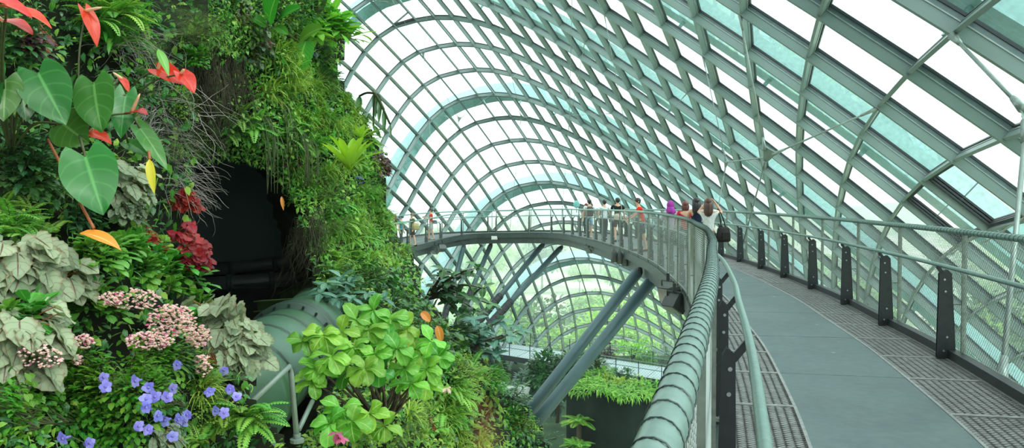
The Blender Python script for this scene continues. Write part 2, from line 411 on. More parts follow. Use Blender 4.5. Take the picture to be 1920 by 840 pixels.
# ------------------------------------------------------------------ guard rails
def tubepath(off,h,sa=0,sb=SL,st=.3): return wo(fine(sa,sb,st),off,h)
def guardrail(off,sgn,label,facing,ST):
    r=empty('guardrail',(0,0,0),label=label,cat='railing')
    t=MB(); t.tube(tubepath(off,RH),.032,14); t.build('top_rail',M['galv'],r,True)
    t=MB(); t.tube(tubepath(off,.06),.014,6); t.build('bottom_rail',M['galv_post'],r,True)
    # lacing wire round the top rail
    sb=s0+14; th=np.linspace(0,2*PI*(sb/.1),int(sb/.1*14)); s=th/(2*PI)*.1
    c=wo(s,off,RH); tt=wt(s); rr=np.stack([tt[:,1],-tt[:,0],0*tt[:,0]],-1)
    hl=c+0.0335*(np.cos(th)[:,None]*rr+np.sin(th)[:,None]*np.array([0,0,1.]))
    mb=MB(); mb.tube(hl,.0018,3); mb.build('lacing_wire',M['lacing'],r,True)
    for s in ST:
        s=s-.07
        p=MB(); a=wo(s,off,-.05); b=wo(s,off,RH-.01); t=wt(s)
        p.bar(a,b,.045,.02,up=(t[0],t[1],0)); p.build('rail_post',M['galv_post'],r)
    cuts=[0]+[s-.07 for s in ST]+[SL]
    for sa,sb in zip(cuts[:-1],cuts[1:]):
        y=wp((sa+sb)/2)[1]; 
        pitch,rw=(.052,.0016) if y<13 else ((.07,.0014) if y<26 else (.13,.0016))
        H=RH-.1; L=sb-sa; k=1.0; q=MB(); x=-H
        while x<L+H:
            for sg in (1,-1):
                if sg>0: lo,hi=max(0,-x),min(H,L-x)
                else: lo,hi=max(0,x-L),min(H,x)
                if hi-lo>.03:
                    pa=wo(sa+x+sg*lo,off,.06+lo); pb=wo(sa+x+sg*hi,off,.06+hi)
                    q.tube([pa,pb],rw,3)
            x+=pitch
        q.build('mesh_infill',M['wire'],r)
    return r
guardrail(0.,1,'wire-mesh guardrail along the inner left edge, top tube passing close to the viewer',1,STL)
guardrail(OFFR,-1,'wire-mesh guardrail along the outer right edge, beside the glass wall',-1,ST)
def handrail(off,foot,label,sgn,ST,bw=1.):
    r=empty('handrail',(0,0,0),label=label,cat='handrail')
    t=MB(); t.tube(tubepath(off,.95),.021,10); t.build('rail',M['galv'],r,True)
    for s in ST:
        tt=wt(s); rr=np.array([tt[1],-tt[0],0]); f=wo(s,foot)
        mb=MB()
        inw=rr*sgn
        for o in (-.022,.022):
            c=f+tt*o
            # tapered plate, wide at the foot, leaning slightly towards the path at the top
            P=[c-inw*.09*bw+[0,0,-.02],c+inw*.09*bw+[0,0,-.02],c+inw*.075*bw+[0,0,.86],c+inw*.0+[0,0,.90],c-inw*.04*bw+[0,0,.86]]
            P=np.array(P); D=tt*.006
            V=np.concatenate([P-D,P+D]); n=5
            mb.add(V,[tuple(range(n)),tuple(range(2*n-1,n-1,-1))]+[(i,i+n,(i+1)%n+n,(i+1)%n) for i in range(n)])
        mb.bar(f+[0,0,.02],f+[0,0,.3],.04,.14,up=inw)
        b=mb.build('bracket',M['dark_steel'],r)
        g=MB(); hp=wo(s,off,.95); g.bar(f+inw*.03+[0,0,.84],hp+[0,0,-.02],.03,.035); g.build('bracket_arm',M['dark_steel'],b)
        if f[1]<30:
            for hb,q in ((.08,-.03),(.08,.03),(.22,0),(.68,.02),(.80,.03)):
                v=MB(); c=f+inw*q*bw+[0,0,hb]; v.tube([c-tt*.04,c+tt*.04],.011,7); v.build('bolt',M['bolt'],b)
        v=MB(); v.bar(f-inw*.02+[0,0,.55],wo(s,foot-sgn*.13,.55),.05,.012); v.build('tie_plate',M['galv_post'],b)
    return r
handrail(.17,.07,'round steel handrail on dark brackets along the left side of the deck',1,STL,.55)
handrail(2.27,2.36,'round steel handrail on tall dark brackets along the right side of the deck',-1,ST)
# ------------------------------------------------------------------ struts, lamps, cables
def unit(a,b): return nrm(np.asarray(b)-np.asarray(a))
def strut(top,bot,r,label,sleeve=None,rs=None,foot=True):
    o=empty('support_strut',bot,label=label,cat='steel strut',group=None)
    bot=np.asarray(bot,float); top=np.asarray(top,float); d=unit(bot,top); L=np.linalg.norm(top-bot)
    B=lambda t:(bot+d*L*t)-bot
    m=MB(); m.tube([B(0),B(.5),B(.97)],r,18); m.build('tube',M['strut'],o,True)
    m=MB(); m.tube([B(.965),B(.985),B(1)],[r*1.02,r*.8,r*.35],14); m.build('pin_joint',M['dark_steel'],o,True)
    if sleeve:
        m=MB(); m.tube([B(0),B(.02),B(sleeve-.01),B(sleeve)],[rs,rs,rs,rs*.9],18); n=int(sleeve*L/.28)
        for k in range(n): m.tube([B(sleeve*(k+.5)/n-.004),B(sleeve*(k+.5)/n+.004)],rs*1.04,18)
        m.build('sleeve',M['sleeve'],o,True)
    return o
def ext(a,b,t): a=np.asarray(a);b=np.asarray(b); return a+(b-a)*t
sA=at(1202,503,24.0); sAb=at(985,780,22.0); sB=at(1227,521,23.2); sBb=at(1002,795,21.4)
strut(sA,ext(sA,sAb,1.22),.155,'thick grey support strut under the near bend, left one of its pair',)
strut(sB,ext(sB,sBb,1.18),.165,'thick grey support strut under the near bend, right one of its pair, nearest the viewer')
fa=at(1021,455,47.5); fab=at(890,612,45); fb=at(1055,461,46.5); fbb=at(905,622,44)
strut(fa,ext(fa,fab,1.35),.145,'slim grey strut with black lower sleeve, left one of the far middle pair',.53,.2)
strut(fb,ext(fb,fbb,1.3),.15,'slim grey strut with black lower sleeve, right one of the far middle pair',.5,.2)
ga=at(871,458,48.5); gab=at(834,592,47); gb=at(922,455,49); gbb=at(860,600,47.5)
strut(ga,ext(ga,gab,1.6),.14,'slim grey strut with black lower sleeve, leftmost under the far walkway',.66,.19)
strut(gb,ext(gb,gbb,1.5),.14,'slim grey strut with black lower sleeve, second from left under the far walkway',.6,.19)
def floodlight(p,aim,s,label):
    o=empty('floodlight',p,label=label,cat='floodlight',group=None)
    y=nrm(np.asarray(aim,float)); x=nrm(np.cross(y,[0,0,1])); z=np.cross(x,y); R=np.stack([x,y,z],1)
    m=MB(); s=s*.8; m.box((0,0,0),(.34*s,.2*s,.3*s),R); m.box(y*-.14*s,(.26*s,.1*s,.22*s),R)
    for k in range(5): m.box(y*-.2*s+x*(k-2)*.05*s,(.012*s,.08*s,.2*s),R)
    m.build('housing',M['lamp'],o)
    m=MB(); m.box(y*.105*s,(.30*s,.02*s,.26*s),R); m.build('lens',M['lamp_glass'],o)
    m=MB(); m.tube([x*.19*s,x*.19*s+[0,0,.25*s],-x*.19*s+[0,0,.25*s],-x*.19*s],.015*s,6); m.bar(np.array([0,0,.25*s]),np.array([0,0,.4*s]),.06*s,.03*s,up=(0,1,0)); m.build('bracket',M['dark_steel'],o)
    return o
floodlight(at(1105,468,36.5),(-.6,-.6,-.5),1.15,'boxy floodlight hanging under the far deck, below the man in the white t-shirt')
floodlight(at(1113,465,36),(-.3,.3,-.8),.9,'small dark floodlight just right of the boxy one under the far deck')
floodlight(at(1252,551,15.2),(-.8,-.4,-.2),1.15,'upper grey floodlight clamped under the near bend')
floodlight(at(1264,572,14.6),(-.5,-.3,-.9),1.15,'lower grey floodlight clamped under the near bend, tilted down')
floodlight(at(815,470,45),(-.5,-.5,-.6),1.4,'dark floodlight under the walkway left end, left of two',)
floodlight(at(829,466,46),(.2,-.5,-.7),1.4,'dark floodlight under the walkway left end, right of two')
o=empty('junction_box',at(927,446,48.0),label='small white box fixed to the girder of the far walkway',cat='box')
m=MB(); m.box((0,0,0),(.34,.16,.2)); m.box((0,-.09,0),(.28,.02,.15)); m.build('lid',M['white'],o)
m=MB(); m.tube([(.17,0,0),(.3,.02,.05),(.4,.05,.12)],.02,6); m.build('conduit',M['dark_steel'],o)
for k,(px,py) in enumerate(((1151,480),(1162,483),(1172,487))):
    p=at(px,py,27.5); o=empty('downlight',p,label=['leftmost','middle','rightmost'][k]+' of three cylinder downlights hanging under the bend',cat='downlight')
    m=MB(); m.lathe([(.085,-.2),(.1,-.2),(.1,.12),(.06,.17),(.02,.3)],n=14); m.build('housing',M['lamp'],o,True)
    m=MB(); m.lathe([(.08,-.205),(.08,-.195)],n=14); m.build('lens',M['lamp_glass'],o)
# suspension cables with triangular plates
def cable_set(plate,ends,r,label,sz=.22,rods=None):
    plate=np.asarray(plate,float); o=empty('suspension_cable',plate,label=label,cat='cable',group=None)
    vs=[]
    for e in ends:
        e=np.asarray(e,float)-plate; d=nrm(e); L=np.linalg.norm(e)
        m=MB(); m.tube([d*sz*.7,e],r,8); m.tube([d*sz*.6,d*(sz*.6+.3)],[r*2.2,r*1.4],8); m.tube([e-d*.35,e],[r*1.3,r*2.4],8); m.build('rod',M['rod'],o,True); vs.append(d*sz)
    n=nrm(np.cross(vs[0],vs[-1])); ang=sorted(range(len(vs)),key=lambda i:math.atan2(np.dot(np.cross(vs[0],vs[i]),n),np.dot(vs[0],vs[i])))
    P=np.array([vs[i] for i in ang]); k=len(P)
    if k>=3:
        m=MB(); t=n*.02*(sz/.22); V=np.concatenate([P-t,P+t]); m.add(V,[tuple(range(k)),tuple(range(2*k-1,k-1,-1))]+[(i,i+k,(i+1)%k+k,(i+1)%k) for i in range(k)])
    else:
        m=MB(); m.tube([P[0],P[0]*.0,P[1]],[r*1.5,sz*.35,r*1.5],8)
    m.build('plate',M['plate'],o); return o
def node(a,b,i=.3): return shell_x(np.array(float(a)),np.array(float(b)))-shell_xn(np.array(float(a)),np.array(float(b)))*i
def rim(px,side=OFFR,h=-.15,lo=6,hi=60):
    """point of the walkway edge seen at pixel column px, before its far turn"""
    s=np.linspace(0,SL,3000); q=wo(s,side,h); c=960+F*q[:,0]/np.maximum(q[:,1],.1); ok=(q[:,1]>lo)&(q[:,1]<hi)
    i=np.argmin(np.abs(c-px)+1e4*~ok); return q[i]
p1=at(1437,295,19.0); p2=at(1362,304,25.5)
cable_set(p1,[node(-7,17),node(-7,19),p2,rim(1383)],.02,'thick steel rods meeting at the large triangular plate above the right guardrail',.26)
cable_set(p2+[0,0,.01],[node(-5,16),rim(1330)],.014,'thinner steel cable dropping behind the long-haired women to the walkway',.2)
p3=at(1926,212,9.2)
cable_set(p3,[node(-9,19),node(-7.,21),wo(s0-1.0,OFFR+.03,-.1)],.026,'thick steel hanger rod at the far right edge of the view',.2)
for px,py,d,ends,lab in ((795,105,52,[(-.6,0),(-1,3)],'thin cable with a narrow pointed plate, highest left under the glass'),
                    (861,224,50,[(-3,2),(1,6)],'thin cable pair meeting a small plate in the middle of the far arches'),
                    (977,220,46,[(-3,8),(1,10)],'thin cable pair meeting a small plate left of the beam wall'),
                    (1067,235,44,[(-2,11),(-4,12)],'thin cable pair on the dense beams above the standing group'),
                    (1182,290,37,[(-4,13),(-3,15)],'thin cable pair with plate over the boy in the red shirt')):
    tgt={795:822,861:806,977:955,1067:1050,1182:1150}[px]
    sN=np.linspace(0,SL,3000); q=wo(sN,OFFR,-.1); c=960+F*q[:,0]/np.maximum(q[:,1],.1); i=np.argmin(np.abs(c-tgt)+1e4*(q[:,1]<(30 if px>1000 else 42)))
    cable_set(at(px,py,d),[node(a,b) for a,b in ends]+[q[i]],.011,lab,.2)
hz=NT('mist'); vs_=hz.n('ShaderNodeVolumeScatter',Density=.0004,Anisotropy=.2); vs_.inputs['Color'].default_value=(.90,1,.98,1); hz.l(vs_.outputs[0],hz.out.inputs['Volume'])
m=MB(); m.box((10,40,20),(60,138,120)); tag(m.build('mist',hz.mat),label='thin pale mist filling the glasshouse',cat='mist',kind='structure')
hz=NT('garden_haze'); vs_=hz.n('ShaderNodeVolumeScatter',Density=.0026,Anisotropy=.2); vs_.inputs['Color'].default_value=(.90,1,.98,1); hz.l(vs_.outputs[0],hz.out.inputs['Volume'])
m=MB(); m.box((150,335,20),(2000,450,130)); tag(m.build('haze',hz.mat),label='pale haze over the gardens beyond the glass',cat='haze',kind='structure')
# ------------------------------------------------------------------ lower walkway
lw=empty('lower_walkway',(0,0,0),label='pale lower walkway with thin railings crossing the void far below',cat='walkway')
a0=at(925,662,68); a1=at(1290,720,62); dd=unit(a0,a1); sd=nrm(np.cross(dd,[0,0,1]))
if sd[1]>0: sd=-sd
a0=a0-dd*6; L=np.linalg.norm(a1-a0)+8; W=4.6
m=MB(); m.bar(a0-sd*W/2+[0,0,-.08],a0-sd*W/2+dd*L+[0,0,-.08],W,.12); 
m.build('deck',simple('pale_deck',(176,196,198),.5),lw)
m=MB(); m.bar(a0+[0,0,-.22],a0+dd*L+[0,0,-.22],.12,.4); m.build('edge_beam',M['dark_sheet'],lw)
m=MB(); m.bar(a0-sd*W+[0,0,-.2],a0-sd*W+dd*L+[0,0,-.2],.12,.36); m.build('edge_beam',M['dark_sheet'],lw)
for off in (0,W):
    for h in (.62,1.12):
        m=MB(); m.tube([a0-sd*off+[0,0,h],a0-sd*off+dd*L+[0,0,h]],.03,6); m.build('rail',M['galv'],lw)
    for k in range(int(L/1.75)):
        p=a0-sd*off+dd*(k*1.75+.4); m=MB(); m.bar(p,p+[0,0,1.12],.06,.05,up=dd); m.build('rail_post',M['dark_steel'],lw)
    m=MB(); p=a0-sd*off; x=-1.
    while x<L:
        for sg in (1,-1): m.tube([p+dd*(x if sg>0 else x+1)+[0,0,.05],p+dd*(x+1 if sg>0 else x)+[0,0,1.05]],.006,3)
        x+=.22
    m.build('mesh_infill',M['wire'],lw)
for k in range(int(L/3.5)):
    p=a0+dd*(k*3.5+1); m=MB(); m.bar(p+[0,0,-.015],p-sd*W+[0,0,-.015],.05,.012); m.build('deck_joint',M['galv_post'],lw)
# ------------------------------------------------------------------ outside: gardens, bay, hills
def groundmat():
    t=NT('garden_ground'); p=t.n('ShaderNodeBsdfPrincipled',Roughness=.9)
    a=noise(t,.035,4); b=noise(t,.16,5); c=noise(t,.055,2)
    g=t.ramp(b,[(.3,(112,140,104)),(.5,(146,172,128)),(.7,(178,192,148))])  # distance haze put into the pale lawn and path colours
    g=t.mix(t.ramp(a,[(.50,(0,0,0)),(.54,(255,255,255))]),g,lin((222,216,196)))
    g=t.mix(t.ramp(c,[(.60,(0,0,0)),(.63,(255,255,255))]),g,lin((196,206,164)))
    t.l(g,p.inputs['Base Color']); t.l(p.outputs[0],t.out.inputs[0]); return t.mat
def plane(x0,x1,y0,y1,z,n,name,mat):
    m=MB(); xs=np.linspace(x0,x1,n); ys=np.linspace(y0,y1,n); V=[(x,y,z) for x in xs for y in ys]
    m.add(V,[(i*n+j,(i+1)*n+j,(i+1)*n+j+1,i*n+j+1) for i in range(n-1) for j in range(n-1)]); return m.build(name,mat)
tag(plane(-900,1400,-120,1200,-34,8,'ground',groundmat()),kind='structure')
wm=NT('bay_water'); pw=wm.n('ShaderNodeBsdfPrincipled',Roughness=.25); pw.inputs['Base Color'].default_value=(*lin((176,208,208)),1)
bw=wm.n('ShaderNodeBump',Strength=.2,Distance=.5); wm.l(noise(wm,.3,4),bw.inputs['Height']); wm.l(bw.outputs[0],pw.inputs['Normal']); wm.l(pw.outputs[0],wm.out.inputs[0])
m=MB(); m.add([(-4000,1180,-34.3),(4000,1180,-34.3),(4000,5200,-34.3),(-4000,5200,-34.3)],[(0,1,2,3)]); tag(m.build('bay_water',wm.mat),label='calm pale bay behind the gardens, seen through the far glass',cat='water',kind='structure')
hm=simple('haze_coloured_hill',(170,206,204),.9,0,(158,198,196),.01)  # aerial haze put into the hill's own pale cyan colour
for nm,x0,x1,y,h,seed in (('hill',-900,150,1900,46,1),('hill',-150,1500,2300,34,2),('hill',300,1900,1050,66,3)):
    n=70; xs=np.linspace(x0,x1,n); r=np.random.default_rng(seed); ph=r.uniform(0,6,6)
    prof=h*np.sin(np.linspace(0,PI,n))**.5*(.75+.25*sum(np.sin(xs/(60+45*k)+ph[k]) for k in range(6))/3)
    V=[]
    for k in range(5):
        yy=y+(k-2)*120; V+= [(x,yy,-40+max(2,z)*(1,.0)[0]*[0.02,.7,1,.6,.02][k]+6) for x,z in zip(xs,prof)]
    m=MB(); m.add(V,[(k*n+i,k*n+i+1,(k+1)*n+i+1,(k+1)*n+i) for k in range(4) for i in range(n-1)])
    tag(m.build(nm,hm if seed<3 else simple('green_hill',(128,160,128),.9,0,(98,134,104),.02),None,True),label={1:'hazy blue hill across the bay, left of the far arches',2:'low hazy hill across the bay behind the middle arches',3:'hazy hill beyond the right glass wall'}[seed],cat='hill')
# ------------------------------------------------------------------ leaves and plants
SH={}
def prof(kind,t):
    if kind=='lance': return np.sin(PI*np.clip(t,0,1)**.75)**.9
    if kind=='oval': return np.sin(PI*t**.85)**.6
    if kind=='round': return np.sin(PI*t**.95)**.48
    if kind=='strap': return np.clip(np.minimum(t*6+.45,1),0,1)*(1-t**5)**.8
    if kind=='blade': return (1-t)**.55*np.minimum(1,.5+t*4)
    if kind=='spoon': return .25+.75*np.sin(PI*np.clip(t,0,1)**1.7)**.8
    if kind=='obov': return np.sin(PI*t**1.35)**.6
def leaf(m,p,d,up,L,W,kind='oval',n=5,fold=.25,droop=.5,wave=0,var=.5,twist=0,cols=3,jag=0,cup=0,mi=None):
    """leaf blade from p along d; arches down by droop radians; uv: x across, y along"""
    d=nrm(d); x=np.cross(d,up); 
    if np.linalg.norm(x)<1e-3: x=np.cross(d,[1,.1,0])
    x=nrm(x); z=np.cross(x,d)
    if twist:
        c,s_=math.cos(twist),math.sin(twist); x,z=x*c+z*s_,z*c-x*s_
    t=np.linspace(0,1,n+1)
    if kind=='heart':
        # deep lobes behind the petiole point
        us=np.linspace(-1,1,cols)
        w=np.where(t<.3,.72+.28*np.sin(t/.3*PI/2),np.cos((t-.3)/.7*PI/2)**.85)
        off=lambda u,t_:-.38*(np.abs(u)**1.0)*(1-np.abs(u)**6*.65)*(1-t_)**2
        Y=np.array([[tt+off(u,tt) for u in us] for tt in t]); 
    else:
        us=np.linspace(-1,1,cols); w=prof(kind,t); Y=np.tile(t[:,None],(1,cols))
    if jag:
        w=w*(1+jag*np.sin(t*n*PI*.98+1)); 
    w=np.maximum(w,.012)*W/2
    X=w[:,None]*us[None,:]
    # curved centre line
    a=droop*Y; ds=np.where(np.abs(droop)>1e-3,np.sin(a)/(droop if abs(droop)>1e-3 else 1),Y); dz=np.where(np.abs(droop)>1e-3,-(1-np.cos(a))/(droop if abs(droop)>1e-3 else 1),0)
    Zl=fold*np.abs(X)+cup*(X**2)/(W+1e-9)
    if wave: Zl=Zl+wave*W*np.sin(Y*9+us[None,:]*2+var*20)*np.abs(us)[None,:]
    # local normal rotates with droop
    P=p+ (L*ds)[...,None]*d+(L*dz)[...,None]*z + X[...,None]*x + (Zl*np.cos(a))[...,None]*z+(Zl*np.sin(a))[...,None]*d
    k=cols; Fc=[(i*k+j,i*k+j+1,(i+1)*k+j+1,(i+1)*k+j) for i in range(n) for j in range(k-1)]
    uv=np.stack([np.tile(us[None,:]*.5+.5,(n+1,1)),np.tile(t[:,None],(1,k))],-1).reshape(-1,2)
    m.add(P.reshape(-1,3),Fc,uv,var,mi)
def rnd(a,b): return random.uniform(a,b)
def rdir(el,az): return np.array([math.cos(el)*math.cos(az),math.cos(el)*math.sin(az),math.sin(el)])
def arcpath(p,d,L,droop,n=6):
    d=nrm(d); h=np.array([d[0],d[1],0]); 
    if np.linalg.norm(h)<.05: h=np.array([math.cos(L*50),math.sin(L*50),0])
    h=nrm(h); el=math.asin(np.clip(d[2],-1,1)); q=[np.asarray(p,float)]
    for k in range(n):
        e=el-droop*(k+.5)/n; q.append(q[-1]+(h*math.cos(e)+np.array([0,0,math.sin(e)]))*L/n)
    return np.array(q)
def frond(m,p,d,L,W,pairs=14,droop=1.0,var=.5,pk='lance',twice=False,stem=0):
    q=arcpath(p,d,L,droop,10); tt=np.linspace(0,1,len(q))
    m.tube(q,np.linspace(.004,.001,len(q))*max(.5,L*2),3,mi=stem)
    for k in range(pairs):
        t=.12+.88*k/pairs; c=np.array([np.interp(t,tt,q[:,i]) for i in range(3)]); e=np.array([np.interp(min(1,t+.05),tt,q[:,i]) for i in range(3)])
        ax=nrm(e-c+1e-6); sd=nrm(np.cross(ax,[0,0,1.])+1e-6); up=np.cross(sd,ax)
        l=W/2*(math.sin(PI*(.12+.88*t)**.8)**.7+.08)
        for s_ in (1,-1):
            dd=sd*s_+ax*.45
            if twice:
                for j in range(4):
                    o=c+nrm(dd)*l*(j/4.); leaf(m,o,nrm(dd)+ax*.9,up,l*.42*(1-j*.15),l*.17,'oval',1,0,.2,var=var+rnd(-.1,.1),cols=2)
                    leaf(m,o,nrm(dd)-ax*.5,up,l*.38*(1-j*.15),l*.17,'oval',1,0,.2,var=var+rnd(-.1,.1),cols=2)
            else: leaf(m,c,dd,up,l,L/pairs*1.05,pk,2,.1,.4,var=var+rnd(-.12,.12),cols=2)
LM={}
LM['anth']=leafmat('anthurium_leaf',(38,92,36),(62,126,52),vein=(96,154,82),veins=5,trans=.12,rough=.3,spec=.5)
LM['lime']=leafmat('lime_leaf',(84,156,44),(142,200,80),vein=(176,212,116),veins=4,trans=.3,rough=.32)
LM['shrub']=leafmat('bright_green_leaf',(58,128,44),(104,172,66),vein=(140,190,100),trans=.28,rough=.28,spec=.5)
LM['basil']=leafmat('soft_green_leaf',(52,114,32),(98,158,50),vein=(120,170,70),trans=.35,rough=.5)
LM['fern']=leafmat('fern_green',(76,144,48),(146,198,86),trans=.35,rough=.5)
LM['fern2']=leafmat('lacy_fern_green',(112,162,72),(176,210,120),trans=.4,rough=.55)
LM['grass']=leafmat('grass_green',(110,160,58),(182,208,104),trans=.35,rough=.5)
LM['dark']=leafmat('dark_green_leaf',(36,82,42),(72,126,66),vein=(110,150,100),trans=.2,rough=.3,spec=.5)
LM['moss']=leafmat('moss_green',(80,132,46),(160,192,84),trans=.3,rough=.6)
LM['brom']=leafmat('bromeliad_green',(120,180,44),(170,210,70),trans=.4,rough=.35)
LM['banana']=leafmat('broad_leaf_green',(52,120,36),(84,156,56),vein=(130,180,90),veins=9,trans=.3,rough=.35)
LM['silver']=leafmat('silver_begonia',(118,140,108),(164,180,146),vein=(92,70,60),veins=4,edge=(128,92,68),trans=.2,rough=.55,hue=.01,bright=.25)
LM['silver2']=leafmat('green_silver_begonia',(96,120,92),(142,164,128),vein=(96,60,62),veins=3,edge=(92,90,66),trans=.2,rough=.55,hue=.01)
LM['bronze']=leafmat('bronze_begonia',(120,52,36),(160,110,84),vein=(210,190,160),veins=3,trans=.25,rough=.45)
LM['red']=leafmat('red_begonia',(130,26,30),(178,48,44),vein=(90,20,26),veins=3,edge=(100,24,26),trans=.3,rough=.35,hue=.01)
LM['purple']=leafmat('dark_purple_begonia',(54,32,36),(92,56,56),vein=(120,96,96),trans=.15,rough=.4)
LM['heath']=leafmat('red_brown_heath',(156,66,54),(206,120,98),trans=.3,rough=.6)
LM['spathe']=leafmat('red_spathe',(168,18,14),(200,36,22),vein=(214,70,50),veins=3,trans=.1,rough=.3,spec=.45,hue=.008,bright=.1)
LM['orange']=leafmat('orange_leaf',(214,128,48),(230,160,70),vein=(240,200,120),trans=.3,rough=.35,hue=.01)
LM['yellow']=leafmat('yellow_leaf',(220,196,50),(236,220,90),trans=.35,rough=.4)
LM['violet']=leafmat('violet_petal',(110,108,214),(160,158,240),trans=.3,rough=.5,hue=.01,bright=.15)
LM['pinkf']=leafmat('pink_petal',(236,196,212),(248,226,234),trans=.45,rough=.5,hue=.01,bright=.1)
LM['magenta']=leafmat('magenta_petal',(206,84,140),(226,130,170),trans=.3,rough=.5,hue=.01)
LM['palepink']=leafmat('pale_pink_bract',(236,196,200),(246,222,220),trans=.35,rough=.4,hue=.01)
LM['teal']=leafmat('bluish_leaf',(70,118,104),(108,150,130),vein=(140,170,150),trans=.2,rough=.35)
LM['stem']=simple('plant_stem',(74,84,44),.6,0,(58,66,36),20)
LM['bark']=simple('grey_bark',(96,88,72),.8,0,(70,64,52),30)
LM['redstem']=simple('reddish_stem',(168,96,50),.5,0,(140,78,44),12)
LM['root']=simple('dry_root',(186,180,170),.8,0,(140,134,126),10)
LM['rootd']=simple('dark_root',(92,88,70),.8,0,(62,60,46),10)
LM['spadix']=simple('spadix_cream',(214,168,130),.5,0,(226,190,150),40)
LM['soil']=simple('cliff_soil',(34,40,26),.95,0,(22,26,18),6,.5)
# --- prototypes ------------------------------------------------------
def proto_mesh(fn,mats,name,smooth=True):
    m=MB(); fn(m); return m.mesh(name,mats,smooth)
def p_fern(m,n=9,L=.42,W=.15,pairs=13,droop=1.3,twice=False):
    for k in range(n):
        az=-PI/2+rnd(-1.9,1.9); el=rnd(.2,1.1)
        frond(m,(0,0,0),rdir(el,az),L*rnd(.7,1.1),W*rnd(.8,1.1),pairs,droop*rnd(.7,1.2),rnd(.2,.9),twice=twice,stem=1)
def p_lacy(m): p_fern(m,9,.42,.22,10,1.5,True)
def p_tuft(m,n=60,L=.3,W=.012):
    for k in range(n):
        az=-PI/2+rnd(-2,2); leaf(m,np.array([rnd(-.04,.04),0,rnd(-.03,.03)]),rdir(rnd(.1,1.3),az),(0,0,1),L*rnd(.5,1.1),W*rnd(.7,1.3),'blade',4,.2,rnd(.6,2.0),var=rnd(0,1),cols=2)
def p_smallleaf(m,n=80,R=.16,l=.05,kind='oval'):
    for k in range(n):
        az=rnd(0,2*PI); el=rnd(-.5,1.2); d=rdir(el,az); d[1]=-abs(d[1]); p=d*R*rnd(.25,1)
        leaf(m,p,nrm(d+np.array([0,-.3,rnd(-.5,.2)])),nrm(d+[0,-.4,.6]),l*rnd(.6,1.2),l*.6*rnd(.8,1.1),kind,3,.2,.5,var=rnd(0,1))
    for k in range(8):
        az=rnd(0,2*PI); d=rdir(rnd(-.3,1.1),az); d[1]=-abs(d[1]); m.tube([(0,.03,0),d*R*.5,d*R*.9],[.005,.004,.002],3,mi=1)
def p_begonia(m,n=46,R=.21,l=.09,kind='heart',jag=.06):
    for k in range(n):
        az=-PI/2+rnd(-1.7,1.7); r=R*rnd(.2,1); el=rnd(-.5,1.1)
        c=rdir(el,az)*r; c[1]-=.05
        m.tube([(0,.05,-.05),c*.6,c],.004,3,mi=1)
        d=nrm(np.array([math.cos(az)*.6,math.sin(az)*.5-.3,rnd(-.8,-.1)])); leaf(m,c,d,nrm(np.array([rnd(-.3,.3),-.75,.75])),l*rnd(.7,1.25),l*1.0*rnd(.8,1.2),kind,9,.12,.5,.06,rnd(0,1),rnd(-.4,.4),5,jag)
def p_shrub(m,nb=9,R=.34,l=.1,kind='oval',per=9,w=.55):
    for k in range(nb):
        d=rdir(rnd(-.1,1.3),-PI/2+rnd(-1.7,1.7)); L=R*rnd(.6,1.1); q=arcpath((0,0,0),d,L,rnd(-.2,.7),5); m.tube(q,np.linspace(.008,.003,6),4,mi=1)
        for j in range(per):
            t=.3+.7*j/per; i=min(4,int(t*5)); c=q[i]+(q[i+1]-q[i])*(t*5-i); az=j*2.4+k
            dd=nrm(nrm(q[i+1]-q[i])*.5+rdir(rnd(-.1,.5),az)); leaf(m,c,dd,(0,-.2,1),l*rnd(.7,1.15),l*w,kind,4,.2,rnd(.2,.8),.02,rnd(0,1))
        leaf(m,q[-1],nrm(q[-1]-q[-2]),(0,-.2,1),l,l*w,kind,4,.2,.4,.02,rnd(.4,1))
def p_hang(m,n=40,L=.9,r=.0035,sp=.22):
    for k in range(n):
        x=rnd(-sp,sp); q=[np.array([x,rnd(-.05,.05),rnd(-.05,.08)])]
        l=L*rnd(.4,1.1); v=np.array([rnd(-.15,.15),rnd(-.3,-.02),-1])
        for j in range(9):
            v=v+np.array([rnd(-.35,.35),rnd(-.2,.2)+.03*j,0]); v[2]=-abs(v[2]); q.append(q[-1]+nrm(v)*l/9)
        m.tube(q,np.linspace(r,r*.5,10)*rnd(.6,1.3),3)
def p_tangle(m,n=20,L=.5,r=.0022):
    for k in range(n):
        q=[np.array([rnd(-.2,.2),rnd(-.04,.04),rnd(-.1,.2)])]; v=np.array([rnd(-.2,1.),rnd(-.6,0),rnd(-.7,.4)])
        for j in range(9):
            v=nrm(v+np.array([rnd(-.35,.4),rnd(-.25,.25),rnd(-.35,.2)])); q.append(q[-1]+v*L*rnd(.6,1)/9)
        m.tube(q,np.linspace(r,r*.4,10)*rnd(.6,1.4),3)
def p_tassel(m,n=7,L=.8):
    for k in range(n):
        x=rnd(-.12,.12); q=[np.array([x,0,.05])]; v=np.array([rnd(-.1,.2),-.5,.1])
        for j in range(12): v=nrm(v+np.array([rnd(-.06,.06),.06,-.28])); q.append(q[-1]+v*L*rnd(.9,1.05)/12)
        m.tube(q,.004,3,mi=1)
        for j in range(1,60):
            t=j/60*12; i=min(11,int(t)); c=q[i]+(q[i+1]-q[i])*(t-i); ax=nrm(q[i+1]-q[i])
            for s_ in range(3):
                a=j*2.1+s_*2.1; leaf(m,c,np.array([math.cos(a),math.sin(a),0])+ax*.5,ax,.05*rnd(.8,1.1)*(1.1-t/16),.012,'lance',1,0,.3,var=rnd(.2,1),cols=2)
def p_urn(m):
    for k in range(15):
        a=k*2.4; leaf(m,np.zeros(3),rdir(.75+.6*(k/15),a),(0,0,1),.36*rnd(.85,1.1),.085,'strap',8,.25,rnd(.3,.8),.01,rnd(.2,1),0,5)
